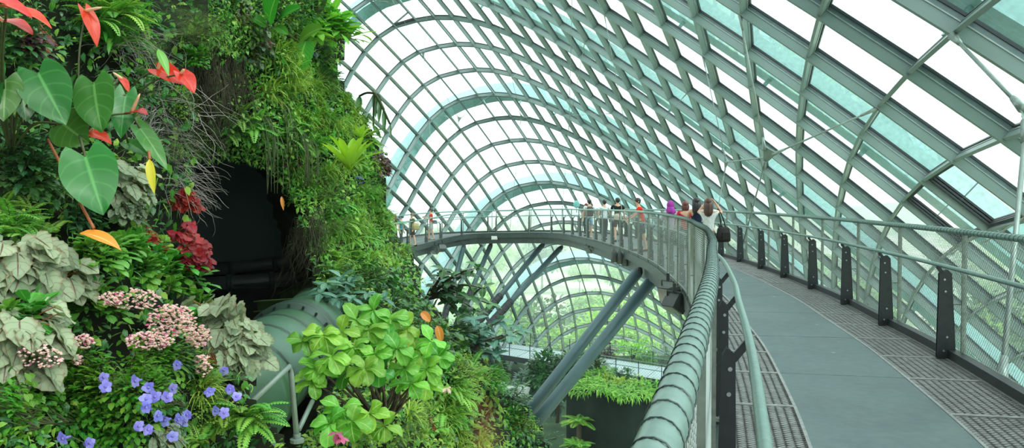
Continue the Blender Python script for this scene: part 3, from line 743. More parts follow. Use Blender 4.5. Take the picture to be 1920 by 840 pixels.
def p_brom(m,n=16,L=.4,W=.06,droop=.9):
    for k in range(n):
        a=k*2.4; e=.35+1.0*(k/n); leaf(m,np.array([0,0,0.]),rdir(e,a),(0,0,1),L*rnd(.85,1.1),W,'strap',7,.25,droop*rnd(.6,1.1),0,rnd(.2,1),0,3)
def p_heath(m,n=60,L=.5):
    for k in range(n):
        x=rnd(-.14,.14); q=[np.array([x,rnd(-.06,.02),rnd(-.2,.12)])]; v=np.array([rnd(-.4,.4),-.5,.2])
        for j in range(6): v=nrm(v+np.array([0,.08,-.5])); q.append(q[-1]+v*L*rnd(.5,1)/6)
        for j in range(24):
            t=j/24*6; i=min(5,int(t)); c=q[i]+(q[i+1]-q[i])*(t-i); leaf(m,c,rdir(rnd(-1.2,.3),rnd(0,6.3)),(0,0,1),.026,.014,'oval',1,0,.2,var=rnd(0,1),cols=2)
PR={}
def reg(k,fn,mats,nv,cat,nm):
    PR[k]=dict(me=[],cat=cat,nm=nm)
    for _ in range(nv):
        m=MB(); fn(m)
        if len(mats)==1: PR[k]['me'].append((m.mesh(nm,LM[mats[0]],True),None)); continue
        V=np.concatenate(m.v); UV=np.concatenate(m.uv); VR=np.concatenate(m.var); out=[]
        for w in (0,1):
            fs=[f for f,q in zip(m.f,m.m) if q==w]; ids=sorted({i for f in fs for i in f}); mp={i:j for j,i in enumerate(ids)}
            q=MB(); q.add(V[ids],[tuple(mp[i] for i in f) for f in fs],UV[ids],VR[ids]); out.append(q.mesh(nm if w==0 else 'stems',LM[mats[w]],True))
        PR[k]['me'].append(tuple(out))
reg('fern',p_fern,['fern','stem'],3,'fern','fern')
reg('lacy',p_lacy,['fern2','stem'],2,'fern','lacy_fern')
reg('tuft',p_tuft,['grass'],3,'grass tuft','grass_tuft')
reg('stuft',lambda m:p_tuft(m,70,.2,.02),['moss'],3,'small plant','moss_tuft')
reg('small',p_smallleaf,['basil','stem'],3,'small plant','creeping_plant')
reg('smalld',lambda m:p_smallleaf(m,70,.2,.075),['dark','stem'],2,'small plant','dark_leaf_plant')
reg('moss',lambda m:p_smallleaf(m,130,.17,.03),['moss','stem'],3,'small plant','clubmoss')
reg('silver',p_begonia,['silver','redstem'],3,'begonia','silver_begonia')
reg('bsilver',lambda m:p_begonia(m,24,.22,.15,'heart',.1),['silver','redstem'],3,'begonia','broad_silver_begonia')
reg('gsilver',p_begonia,['silver2','redstem'],2,'begonia','grey_begonia')
reg('bronze',p_begonia,['bronze','redstem'],1,'begonia','bronze_begonia')
reg('red',lambda m:p_begonia(m,30,.2,.12,'lance',.05),['red','redstem'],2,'begonia','red_begonia')
reg('purple',lambda m:p_begonia(m,36,.22,.08),['purple','redstem'],2,'begonia','purple_begonia')
reg('shrub',lambda m:p_shrub(m,8,.24,.17,'obov',4,.64),['shrub','stem'],3,'shrub','leafy_shrub')
reg('dshrub',lambda m:p_shrub(m,11,.6,.13,'lance',11,.42),['dark','bark'],3,'shrub','dark_shrub')
reg('lshrub',lambda m:p_shrub(m,10,.4,.3,'oval',6,.42),['lime','bark'],2,'shrub','light_shrub')
reg('hang',p_hang,['rootd'],3,'roots','hanging_roots')
reg('tangle',p_tangle,['root'],3,'roots','dry_root_tangle')
reg('tassel',p_tassel,['fern2','stem'],2,'clubmoss','tassel_clubmoss')
reg('brom',p_urn,['brom'],2,'bromeliad','bromeliad')
reg('heath',p_heath,['heath'],2,'trailing plant','red_trailing_plant')
reg('lily',lambda m:p_brom(m,18,.36,.035,1.5),['shrub'],2,'strap-leaf plant','strap_leaf_plant')
def put(k,p,sc=1.,rz=0.,tilt=0.,label=None,group=None,roll=0.):
    P=PR[k]; me=random.choice(P['me']); o=link(P['nm'],me[0])
    if me[1]: link('stems',me[1],o)
    o.location=tuple(float(v) for v in p)
    o.rotation_euler=(tilt,roll,rz); o.scale=(sc,)*3
    return tag(o,label,P['cat'],group)
# ------------------------------------------------------------------ the planted cliff
class Surf:
    def __init__(s,ctrl,poly):
        s.c=np.array(ctrl,float); s.poly=poly
    def depth(s,px,py):
        px=np.asarray(px,float);py=np.asarray(py,float)
        d2=(px[...,None]-s.c[:,0])**2+(py[...,None]-s.c[:,1])**2+900
        w=d2**-1.6; return np.exp((w*np.log(s.c[:,2])).sum(-1)/w.sum(-1))
    def inside(s,x,y):
        P=s.poly; c=False; j=len(P)-1
        for i in range(len(P)):
            if (P[i][1]>y)!=(P[j][1]>y) and x<(P[j][0]-P[i][0])*(y-P[i][1])/(P[j][1]-P[i][1])+P[i][0]: c=not c
            j=i
        return c
    def pt(s,px,py,off=0.):
        d=float(s.depth(px,py)); return at(px,py,d-off)
    def nor(s,px,py):
        e=25; a=s.pt(px+e,py)-s.pt(px-e,py); b=s.pt(px,py-e)-s.pt(px,py+e); n=nrm(np.cross(a,b))
        return n if n[1]<0 else -n
    def sample(s,n,box=None,rng=random):
        xs=[p[0] for p in s.poly]; ys=[p[1] for p in s.poly]; b=box or (min(xs),min(ys),max(xs),max(ys)); out=[]
        for _ in range(n*60):
            x,y=rng.uniform(b[0],b[2]),rng.uniform(b[1],b[3])
            if s.inside(x,y): out.append((x,y))
            if len(out)>=n: break
        return out
    def build(s,name,label,back,step=13):
        xs=[p[0] for p in s.poly]; ys=[p[1] for p in s.poly]
        gx=np.arange(min(xs)-step,max(xs)+step,step); gy=np.arange(min(ys)-step,max(ys)+step,step)
        ins={(i,j):s.inside(gx[i]+step/2,gy[j]+step/2) for i in range(len(gx)) for j in range(len(gy))}
        vid={};V=[];Fc=[]
        def v(i,j):
            if (i,j) not in vid:
                x,y=gx[i],gy[j]; d=float(s.depth(x,y)); p=at(x,y,d)
                b=.028*d/4*(math.sin(p[0]*5+p[2]*3)+math.sin(p[2]*7-p[1]*2+1)+.6*math.sin(p[0]*13+p[2]*11))
                vid[(i,j)]=len(V); V.append(at(x,y,d+.2+b))
            return vid[(i,j)]
        edges={}
        for (i,j),ok in ins.items():
            if not ok: continue
            q=(v(i,j),v(i,j+1),v(i+1,j+1),v(i+1,j)); Fc.append(q)
            for k in range(4):
                e=(q[k],q[(k+1)%4]); edges[e]=1
        rim=[e for e in edges if (e[1],e[0]) not in edges]; bk={}
        def vb(i):
            if i not in bk: bk[i]=len(V); V.append(np.array(V[i])*back[0]+np.array(back[1]))
            return bk[i]
        for a,b in rim: Fc.append((b,a,vb(a),vb(b)))
        m=MB(); m.add(V,Fc); return tag(m.build(name,LM['soil'],None,True),label=label,cat='cliff',kind='structure')
S1=Surf([(-250,100,3.2),(0,-60,3.6),(0,100,3.3),(0,300,3.15),(0,480,2.75),(0,620,2.45),(0,840,2.1),(-250,700,2.2),(200,-20,4.3),(360,-40,6.2),(350,100,5.4),(250,130,4.1),(340,250,4.7),(200,250,3.6),(350,400,4.4),(200,400,3.5),(360,540,4.1),(180,520,2.95),(300,620,2.9),(470,640,3.5),(250,760,2.6),(450,780,3.05),(300,950,2.3),(480,950,2.8)],
  [(-260,-160),(380,-160),(385,60),(372,110),(360,160),(366,300),(362,420),(370,540),(395,575),(455,590),(478,640),(482,690),(470,740),(500,790),(560,860),(640,990),(-260,990)])
S2=Surf([(380,-60,6.6),(385,60,6.6),(400,180,7.4),(480,20,7.6),(470,240,7.9),(520,120,8.2),(560,20,8.6),(600,-60,9.3),(630,60,10.3),(640,140,10.6),(560,250,8.4),(620,250,9.4),(690,260,11.6),(730,400,13),(640,400,9.6),(580,400,8.5),(600,520,8.4),(690,500,10),(770,470,14),(660,580,8.2),(740,560,10.5)],
  [(372,-160),(612,-160),(618,0),(640,40),(648,90),(628,135),(655,190),(690,235),(705,275),(718,330),(722,390),(732,428),(748,456),(776,488),(798,530),(770,570),(700,600),(630,610),(592,560),(600,500),(575,470),(560,420),(560,390),(520,335),(490,315),(440,300),(360,300),(360,120)])
S4=Surf([(560,860,4.6),(620,800,5.6),(700,760,6.3),(640,640,7.6),(700,580,8.8),(800,520,13),(760,640,8.3),(850,600,11.5),(850,720,8.6),(930,640,14),(940,760,12),(900,840,9),(780,860,6.8),(700,950,5.4),(960,950,10)],
  [(560,1000),(555,850),(600,770),(640,700),(640,600),(700,560),(760,520),(800,565),(850,618),(895,652),(925,695),(938,745),(948,795),(965,845),(985,1000)])
S5=Surf([(940,830,20.5),(1010,830,20.5),(980,770,21.6),(940,730,21.5),(1000,900,20)],[(900,1000),(915,720),(950,735),(985,765),(1012,800),(1030,840),(1060,1000)])
S1.build('wall_left','mossy near cliff face carrying the anthuriums and begonias',(1.9,(-2.2,1.5,0)))
S2.build('wall_overhang','mossy cliff column and overhang right of the dark opening',(1.25,(-1.5,3,.6)))
S4.build('wall_slope','planted slope below the cliff column',(1.2,(-1.5,3,-.8)))
S5.build('wall_ledge','mossy ledge carrying the feet of the thick struts',(1.1,(-2,1.5,-2)))
m=MB(); V=[]  # mountain bulk out of view, added to block light from behind left
for i in range(25):
    for j in range(13):
        a=i*2*PI/24; z=-14+j*2.4; r=8.2+.5*math.sin(a*5+z)+.4*math.sin(a*11-z*1.7); V.append((-11.6+r*math.cos(a),-1+r*math.sin(a),z))
m.add(V,[(i*13+j,i*13+13+j,i*13+14+j,i*13+j+1) for i in range(24) for j in range(12)]); tag(m.build('rear_light_block',LM['soil'],None,True),label='unseen bulk of the planted mountain, added to block light from behind left',cat='cliff',kind='structure')
# loose filler foliage nobody could count
def filler(name,surf,n,size,mats,label,box=None,kinds=('oval',),off=.05,seed=1,hole=None,seg=2):
    rg=random.Random(seed); m=MB(); pts=surf.sample(n,box,rg)
    for x,y in pts:
        if hole and ((x-hole[0])/hole[2])**2+((y-hole[1])/hole[3])**2<1 and rg.random()<.85: continue
        d=float(surf.depth(x,y)); sc=d/1600
        p=at(x,y,d+.06-rg.random()*.16*d/5-off)
        az=rg.uniform(0,2*PI); dr=np.array([math.cos(az)*.7,-.5-.3*rg.random(),math.sin(az)*.8-.1]); L=rg.uniform(*size)*sc
        k=rg.choice(kinds); 
        leaf(m,p,dr,(rg.uniform(-.4,.4),-.6,.8),L,L*(.13 if k=='blade' else .5),k,seg,.15,rg.uniform(.2,1.2),var=rg.random(),cols=2,mi=rg.randrange(len(mats)))
    o=m.build(name,[LM[x] for x in mats],None,True); return tag(o,label=label,cat='undergrowth',kind='stuff')
filler('undergrowth',S1,9000,(10,26),['basil','dark','dark','moss'],'small mixed leaves covering the near cliff face',None,('oval','lance','blade'),seed=1,off=.03,seg=3)  # darker leaf colours here stand in for shade in the gaps
filler('undergrowth',S2,20000,(5,14),['moss','fern','grass','basil','fern2','dark'],'small mixed leaves covering the cliff column and overhang',None,('oval','lance','blade','blade'),seed=2,hole=(420,185,52,85))
filler('undergrowth',S4,6500,(7,20),['moss','fern','dark','grass'],'small mixed leaves covering the planted slope',None,('oval','lance','blade'),seed=3)
filler('undergrowth',S5,1200,(5,14),['moss','dark'],'small mixed leaves on the ledge at the strut feet',None,('oval','lance'),seed=4)
# plants -----------------------------------------------------------------
PL=[]        # (object, description, px, py)
def putpx(k,surf,x,y,spx,size,desc,off=0.03,tilt=0.,roll=0.,rz=None):
    d=float(surf.depth(x,y)); n=surf.nor(x,y); p=at(x,y,d-off*d/5)
    a=math.atan2(n[0],-n[1]) if rz is None else rz
    o=put(k,p,spx*d/1600/size,a+rnd(-.35,.35),tilt,roll=roll); PL.append((o,desc,x,y)); return o
SZ=dict(bsilver=.5,fern=.62,lacy=.62,tuft=.45,stuft=.3,small=.32,smalld=.4,moss=.34,silver=.45,gsilver=.45,bronze=.45,red=.42,purple=.46,shrub=.56,dshrub=1.2,lshrub=.85,hang=.9,tangle=.6,tassel=.8,brom=.62,heath=.6,lily=.5)
DS=dict(bsilver='broad-leaved silvery begonia',fern='mid-green fern',lacy='pale lacy fern',tuft='arching grassy tuft',stuft='short mossy green tuft',small='soft-green small-leaved plant',smalld='dark-leaved plant',moss='yellow-green clubmoss cushion',silver='silver-grey begonia',gsilver='grey-green begonia',bronze='bronze-leaved begonia',red='dark red begonia',purple='blackish purple begonia',shrub='shiny green leafy plant',dshrub='dark pointed-leaf bush',lshrub='light green leafy bush',hang='dark hanging root curtain',tangle='pale dry root tangle',tassel='hanging clubmoss tassels',brom='lime-green bromeliad rosette',heath='red-brown trailing plant',lily='narrow strap-leaf rosette')
def grp(k,surf,cx,cy,rx,ry,n,s0_,s1_,off=.04,tilt=0.,**kw):
    for i in range(n):
        for _ in range(30):
            a=rnd(0,2*PI); r=math.sqrt(random.random()); x,y=cx+rx*r*math.cos(a),cy+ry*r*math.sin(a)
            if n==1: x,y=cx,cy
            if surf.inside(x,y) or n==1: break
        else: continue
        putpx(k,surf,x,y,rnd(s0_,s1_),SZ[k],DS[k],off,tilt,**kw)
random.seed(11)
# overhang and column
for a in [('moss',500,60,110,60,10,40,70),('small',430,40,80,50,7,40,60),('lacy',420,60,70,60,6,60,90),('stuft',560,160,60,90,12,40,70),('tuft',535,150,60,55,9,80,120),
          ('fern',455,255,45,30,6,80,110),('fern',560,260,60,50,8,60,90),('tassel',512,215,40,30,4,120,170),('hang',420,120,55,25,9,110,170),('hang',390,210,25,20,4,80,120),('hang',560,420,40,40,6,90,140),('hang',620,480,40,40,6,70,120),
          ('lshrub',615,66,22,28,4,84,100,.35),('tuft',660,230,35,40,7,60,90),('stuft',640,200,60,60,14,35,60),('fern',670,270,40,40,9,50,80),('moss',610,330,70,60,15,40,65),('tuft',600,310,60,60,9,60,90),
          ('lacy',640,400,60,60,11,55,85,.2),('fern',680,420,60,50,11,50,80),('stuft',700,370,35,60,13,35,60),('small',600,400,60,70,10,40,60),('tuft',660,450,60,60,11,60,90),('moss',700,450,50,50,11,35,55),('stuft',735,475,30,30,10,30,50),
          ('fern',640,500,45,40,9,50,80),('lacy',700,510,40,40,7,50,70),('dshrub',660,545,60,28,6,90,130),('smalld',690,545,60,30,8,50,80),('purple',712,310,10,18,3,35,50),('purple',545,300,14,12,2,35,45),('heath',728,425,8,26,5,35,55),('heath',745,458,8,10,3,28,40),('heath',725,455,20,25,3,30,45),
          ('gsilver',473,72,12,20,2,50,66),('gsilver',490,98,8,8,2,40,54),('gsilver',468,118,8,8,1,50,56),('silver',440,20,22,18,3,40,56),('small',520,250,40,40,6,40,60),('smalld',600,150,20,50,6,45,70),('brom',655,318,1,1,1,112,116,.7),('brom',676,262,1,1,1,60,64,.4),('lily',690,350,25,25,4,50,70),('lily',590,230,30,50,5,60,80),('tassel',560,250,20,20,2,90,120),('lacy',530,30,30,30,3,60,80),('tuft',610,140,25,40,5,50,80),('stuft',520,60,40,50,6,40,60),('smalld',545,20,50,20,5,50,80)]:
    grp(a[0],S2,*a[1:])
# near wall
for a in [('lacy',335,65,45,60,9,90,130,.28),('lacy',290,120,40,30,4,70,100,.2),('lacy',400,40,30,40,2,80,110,.2),('fern',215,30,40,25,4,100,140,.25),('lacy',325,285,26,40,6,65,95,.2),('small',380,130,20,40,5,50,70),('tangle',305,235,45,60,11,110,170),('tangle',345,330,15,60,7,80,130),('tangle',235,60,40,40,4,90,130),
          ('gsilver',75,65,30,25,3,70,100),('purple',60,90,25,15,2,60,80),('lily',195,90,30,30,3,100,140),('lily',240,30,40,25,3,100,140),('smalld',60,330,60,60,7,90,130),('smalld',120,420,50,30,3,80,110),('fern',60,430,55,25,7,90,130),('fern',20,400,40,30,3,100,130),
          ('bsilver',215,340,25,22,4,85,110),('bsilver',262,375,22,18,4,80,105),('gsilver',235,395,25,10,2,60,80),('red',320,450,35,22,8,60,85),('red',345,375,6,22,3,46,60),('red',355,480,10,22,4,50,66),('fern',300,452,18,12,2,60,70),
          ('shrub',215,480,50,22,8,85,115),('shrub',290,500,45,28,8,80,105),('shrub',330,535,25,20,4,75,95),('shrub',40,600,35,25,4,110,130),('shrub',120,610,30,20,4,85,110),('shrub',375,590,14,30,4,66,80),('shrub',180,560,30,20,3,80,100),
          ('bsilver',40,485,45,30,6,150,185),('bsilver',90,545,35,30,5,130,160),('bronze',100,545,20,12,2,90,110),('bronze',60,500,10,10,1,80,90),('bsilver',20,630,25,50,4,140,170),('silver',70,650,20,20,1,100,120),
          ('bsilver',425,605,30,25,5,95,125),('bsilver',440,660,24,28,5,90,115),('silver',395,690,16,16,2,60,80),
          ('small',150,740,80,60,14,95,130),('small',270,690,60,30,7,80,110),('small',250,770,60,50,8,90,120),('small',80,790,50,40,6,110,140),('basil' if 0 else 'small',330,730,50,40,6,80,110),('smalld',330,690,40,30,4,60,80),
          ('fern',450,795,35,20,6,110,150),('fern',380,815,30,20,3,90,120),('gsilver',320,825,30,10,2,70,90),('moss',390,770,40,40,5,70,100),('tuft',390,740,40,40,3,90,130),('small',20,740,30,60,3,110,140),('lacy',200,20,50,20,3,90,120),('smalld',20,130,30,60,4,100,130),('smalld',240,200,40,40,4,80,110),('tuft',160,330,60,60,3,110,150),('moss',330,170,25,50,6,60,90)]:
    grp(a[0],S1,*a[1:])
# slope
for a in [('dshrub',790,600,20,14,3,70,100),('dshrub',850,640,30,20,5,90,120),('dshrub',890,670,22,20,5,80,110),('smalld',865,650,40,30,8,60,90),('smalld',760,560,30,20,5,60,90),('smalld',790,610,30,30,6,60,80),
          ('tuft',790,770,50,40,8,70,100),('lacy',760,800,50,30,8,80,110),('fern',840,770,30,50,9,70,100),('stuft',820,800,50,30,8,50,70),('moss',880,720,30,40,8,50,70),('fern',900,690,25,25,5,60,80),
          ('heath',888,750,16,30,6,100,130,.5),('heath',905,800,20,30,8,100,140,.5),('heath',790,590,20,14,3,40,60),('purple',815,790,10,18,3,50,70),('small',850,690,30,20,5,50,70),('small',930,720,14,30,4,50,70),('lacy',700,830,60,15,5,70,90),('dshrub',640,600,20,12,2,80,100),('smalld',700,590,40,14,4,60,80),('tuft',860,830,40,15,5,60,80)]:
    grp(a[0],S4,*a[1:])
for a in [('dshrub',945,760,20,25,4,70,90),('small',950,790,30,20,5,50,70),('moss',985,810,25,20,5,40,60),('dshrub',1000,830,25,10,3,50,70)]: grp(a[0],S5,*a[1:])
# the leaning branch reaching out right of the column
def branch_bush(base,tips,d0,leafL,mat,label,nl=11,kind='oval',w=.5):
    o=empty('leaning_bush',at(*base,d0),label=label,cat='bush'); b=np.array(at(*base,d0))
    for (x,y,d) in tips:
        t=at(x,y,d)-b; q=crom([np.zeros(3),t*.45+np.array([rnd(-.1,.1),rnd(-.1,.1),np.linalg.norm(t)*.12]),t],5)
        m=MB(); m.tube(q,np.linspace(.03,.007,len(q)),6); m.build('branch',LM['bark'],o,True)
        m=MB()
        for j in range(nl):
            u=.35+.65*j/(nl-1); i=min(len(q)-2,int(u*(len(q)-1))); c=q[i]+(q[i+1]-q[i])*(u*(len(q)-1)-i)
            leaf(m,c,nrm(nrm(q[i+1]-q[i])*.4+rdir(rnd(-.4,.4),j*2.4)),(0,-.3,1),leafL*rnd(.7,1.15),leafL*w,kind,4,.2,rnd(.3,1),.02,rnd(0,1))
        for j in range(4): leaf(m,q[-1],rdir(rnd(-.5,.8),j*1.57),(0,-.3,1),leafL,leafL*w,kind,4,.2,.6,.02,rnd(0,1))
        m.build('foliage',LM[mat],o,True)
    return o
branch_bush((800,560),[(830,505,12),(872,515,12),(897,502,11.8),(905,540,12),(880,560,11.8),(855,560,12),(918,570,12.2),(865,590,12),(840,530,12.2),(900,585,12.3)],12.6,.2,'dark','dark green bush leaning out over the struts from the column foot',10)
branch_bush((860,680),[(940,600,11.5),(925,640,11.5),(955,630,11.4),(905,620,11.4),(890,600,11.2),(930,665,11.4),(975,620,11.6)],11.5,.19,'teal','bluish-green bush with small leaves beside the black-sleeved struts',12)
branch_bush((600,590),[(610,530,7.6),(640,520,7.8),(600,550,7.4),(660,560,7.8),(690,550,8),(630,560,7.5),(655,530,8),(720,560,8.2)],8.0,.15,'teal','bush of bluish pointed leaves at the mouth of the dark opening',12,'lance',.4)
# broad banana-like leaves, long hanging pitcher-vine leaves
def bigleaf(name,mat,specs,label,cat,surf,kind='oval',root=None,wave=.02,n=10,fold=.25):
    r0=specs[0]; root=np.array(root if root is not None else surf.pt(r0[0],r0[1],-.05))
    o=empty(name,root,label=label,cat=cat)
    for (x0,y0,x1,y1,wpx,dd,*r) in specs:
        d=float(surf.depth(x0,y0))*.955 if dd is None else dd
        a=at(x0,y0,d)-root; b=at(x1,y1,d-(r[0] if r else .1))-root; L=np.linalg.norm(b-a); dr=r[1] if len(r)>1 else .5
        m=MB(); leaf(m,a,nrm(nrm(b-a)+np.array([0,-.2,dr*.35])),(0.1,-.8,.55),L*(1+dr*dr*.05),wpx*d/1600,kind,n,fold,dr,wave,rnd(.3,.8),0,5); m.build('leaf',LM[mat],o,True)
        m=MB(); m.tube(crom([np.zeros(3),a*.5+np.array([0,-.03,.02]),a],4),.004*d/3,5); m.build('petiole',LM['stem'],o,True)
    return o
bigleaf('broad_leaf_plant','banana',[(505,45,515,-25,52,None,.3),(520,40,560,12,30,None,.2),(500,50,470,30,24,None),(560,80,600,50,40,None,.2),(575,75,558,150,44,None,.3,.6),(515,50,540,66,20,None)],'plant with very broad upright banana-like leaves at the top of the overhang','broad-leaf plant',S2)
bigleaf('hanging_vine','dark',[(703,175,706,225,12,11.4,.2,.2),(712,182,712,236,10,11.3,.1,.1),(720,205,722,255,9,11.4,.2,.3),(700,235,716,262,9,11.5,.1,.2),(731,232,735,266,4,11.4,.1,.1),(674,180,673,215,12,11.6,.1,.1)],'vine with long narrow leaves hanging free against the glass','vine',S2,'lance')
bigleaf('fallen_leaf','yellow',[(668,318,694,335,12,11.,.1,.6)],'single yellow curved leaf beneath the lime bromeliad','leaf',S2,'lance')
bigleaf('spear_leaf_plant','dark',[(598,-5,593,-40,14,None),(600,25,618,-10,12,None,.1,.2),(622,26,634,16,5,None,.1)],'plant with stiff dark spear leaves at the cliff top edge','spear-leaf plant',S2,'lance')
# anthuriums
def anthurium(name,root,leaves,flowers,label):
    R=np.array(root); o=empty(name,R,label=label,cat='anthurium')
    for (x0,y0,x1,y1,wpx,d,tw) in leaves:
        a=at(x0,y0,d)-R; b=at(x1,y1,d-.05)-R; L=np.linalg.norm(b-a)
        m=MB(); leaf(m,a,nrm(b-a)+np.array([0,-.12,.12]),(rnd(-.15,.15),-.85,.5),L*1.05,wpx*d/1600,'heart',14,.16,.35,.03,rnd(.2,.9),tw,9); lf=m.build('leaf',LM['anth'],o,True)
        m=MB(); m.tube(crom([np.zeros(3),a*.5+np.array([0,-.02,.05]),a],5),.0045,6); m.build('petiole',LM['stem'],o,True)
    for (x0,y0,x1,y1,wpx,d,sx,sy,up) in flowers:
        a=at(x0,y0,d)-R; b=at(x1,y1,d-.04)-R; L=np.linalg.norm(b-a)
        f=MB(); f.tube(crom([np.zeros(3),a*.55+np.array([0,-.03,.03]),a],5),.0035,6); f=f.build('flower_stalk',LM['stem'],o,True)
        m=MB(); leaf(m,a,b-a,up,L,wpx*d/1600,'heart',9,.3,.5,.03,rnd(0,1),0,7); m.build('spathe',LM['spathe'],f,True)
        s=at(sx,sy,d-.03)-R; m=MB(); q=np.linspace(0,1,6)[:,None]*(s-a)+a; m.tube(q,np.array([.006,.0065,.006,.0055,.0045,.002])*d/3,8); m.build('spadix',LM['spadix'],f,True)
    return o
anthurium('anthurium',at(20,290,3.1),[(72,138,120,230,92,2.85,.1),(10,150,12,224,62,2.8,.5),(118,232,160,272,78,3.0,-.3),(40,170,55,225,50,3.0,.6),(-30,120,-20,220,90,2.8,0)],
   [(12,14,100,27,44,2.45,2,-14,(.1,-.25,1)),(5,40,62,46,42,2.5,-12,22,(.1,-.3,1)),(-20,0,60,8,46,2.4,-20,-30,(0,-.3,1)),(98,142,131,139,26,2.9,106,118,(0,-.35,1))],'large anthurium at the far left with pale-edged red flowers near the picture corner')
anthurium('anthurium',at(150,270,3.2),[(176,156,188,246,80,2.95,-.05),(160,294,193,398,102,2.8,0),(236,178,230,256,48,3.2,.3),(216,150,212,196,40,3.3,.4)],
   [(160,20,189,78,30,3.15,190,14,(.7,-.6,.3)),(228,148,243,166,16,3.3,212,136,(.6,-.6,.3)),(246,212,274,204,30,3.15,262,176,(0,-.4,1)),(168,250,208,258,30,3.1,176,240,(0,-.5,1))],'anthurium with three heart-shaped leaves and small red flowers, right of the corner one')
o=anthurium('anthurium',at(225,215,3.4),[(262,240,314,314,36,3.3,.4),(240,268,278,292,30,3.4,.2)],[(296,130,342,148,42,3.25,301,112,(.1,-.75,.7)),(340,138,366,166,34,3.2,345,130,(.5,-.7,.5))],'anthurium with an orange-red double flower on a long stalk over the pale roots')
m=MB(); leaf(m,at(296,92,3.2)-np.array(o.location),at(322,142,3.15)-at(296,92,3.2),(.5,-.7,.4),.12,.035,'lance',6,.3,.4,0,.8); m.build('bud_leaf',LM['shrub'],o,True)
def oneleaf(name,mat,x0,y0,x1,y1,wpx,d,label,kind='lance',stem=None,up=(.1,-.8,.5),dr=.6):
    a=at(x0,y0,d); o=empty(name,a,label=label,cat='leaf'); b=at(x1,y1,d-.05)-a
    m=MB(); leaf(m,np.zeros(3),b,up,np.linalg.norm(b)*1.05,wpx*d/1600,kind,9,.35,dr,.04,.5,0,5); m.build('blade',LM[mat],o,True)
    if stem:
        m=MB(); m.tube(crom([at(*s)-a for s in stem],5),.006*d/3,6); m.build('stalk',LM['redstem'],o,True)
    return o
oneleaf('yellow_spathe','yellow',280,298,285,356,17,3.1,'narrow yellow spathe hanging over the silver begonias',stem=[(279,285,3.2),(280,298,3.1)])
oneleaf('orange_leaf','orange',150,438,220,436,30,2.75,'curled orange leaf at the end of a long reddish stalk',stem=[(90,262,3.0),(115,310,2.9),(150,380,2.8),(176,428,2.75)],up=(0,-.5,1),dr=.9)
oneleaf('orange_leaf','orange',528,368,531,392,7,8.3,'small upright orange leaf on the lower column')
oneleaf('orange_leaf','orange',790,585,806,600,16,8.0,'orange-brown leaf above the lime shrub right side',kind='oval')
oneleaf('orange_leaf','orange',820,610,828,640,16,8.0,'drooping orange-brown leaf right of the lime shrub',kind='oval')
# lime shrub in the middle foreground
def lime_shrub():
    R=at(712,800,6.0); o=empty('lime_shrub',R,label='large lime-green shrub with rounded puckered leaves in front of the green duct',cat='shrub')
    C=[(700,582,5.6),(668,600,5.5),(640,622,5.4),(607,628,5.3),(574,640,5.3),(732,598,5.6),(762,618,5.6),(664,652,5.3),(702,664,5.3),(745,655,5.4),(808,640,5.6),(622,668,5.2),(684,690,5.2),(596,690,5.2),(586,715,5.2),(712,700,5.3),(758,690,5.4),(800,692,5.6),(640,768,5.0),(692,775,5.0),(618,795,4.9),(730,640,5.5),(822,668,5.7),(690,620,5.5),(650,700,5.3),(720,800,5.0),(780,655,5.6),(770,720,5.5),(660,790,4.9),(800,720,5.6)]
    for k,(x,y,d) in enumerate(C):
        c=at(x,y,d)-R; m=MB(); q=crom([np.array([rnd(-.05,.05),0,0]),c*.45+np.array([rnd(-.04,.04),.08,-.02]),c],5); m.tube(q,np.linspace(.013,.005,len(q)),6); m.build('branch',LM['bark'],o,True)
        m=MB(); n=random.choice((4,5,6))
        for j in range(n):
            a=j*2*PI/n+rnd(-.3,.3); dr=nrm(np.array([math.cos(a),-.45+.3*math.sin(a),math.sin(a)*.55+.15]))
            leaf(m,c,dr,(0,-.45,1),rnd(.10,.15),rnd(.075,.105),'obov',8,.2,rnd(.7,1.6),.09,rnd(0,1),rnd(-.3,.3),7)
        m.build('leaf_cluster',LM['shrub' if k in (24,15) else 'lime'],o,True)
    for (x,y,d,mt,s) in ((838,727,5.4,'palepink',.05),(632,812,4.7,'magenta',.06),(640,822,4.7,'magenta',.05)):
        c=at(x,y,d)-R; m=MB()
        for j in range(6): leaf(m,c,rdir(rnd(-1.2,.6),j*1.05),(0,-.3,1),s,s*.55,'oval',3,.2,.5)
        m.build('flower',LM[mt],o,True)
    return o
lime_shrub()
# pink flower sprays
def spray(x,y,rx,ry,n,label,mag=6):
    d=float(S1.depth(x,y))-.14; R=at(x,y,d); o=empty('pink_flower_spray',R,label=label,cat='flowers'); ms=MB(); mf=MB(); mm=MB()
    for k in range(int(n*2.2)):
        a=rnd(0,2*PI); r=math.sqrt(random.random()); q=at(x+rx*r*math.cos(a),y+ry*r*math.sin(a),d-rnd(-.05,.1))-R
        t=mm if k<mag else mf; s=rnd(.003,.0052)*d/2.6
        for j in range(4): leaf(t,q,rdir(rnd(-.2,.8),j*1.57+rnd(-.3,.3)),(0,-.5,1),s*1.5,s*1.4,'round',2,.1,.4,var=rnd(0,1),cols=3)
        t.ball(q,s*.8,6,4)
        if k%10==0: ms.tube([q,q*.5+np.array([0,.05,-.03])],.0012,3)
    mf.build('blossoms',LM['pinkf'],o,True); mm.build('pink_buds',LM['magenta'],o,True); ms.build('stalks',LM['stem'],o,True)
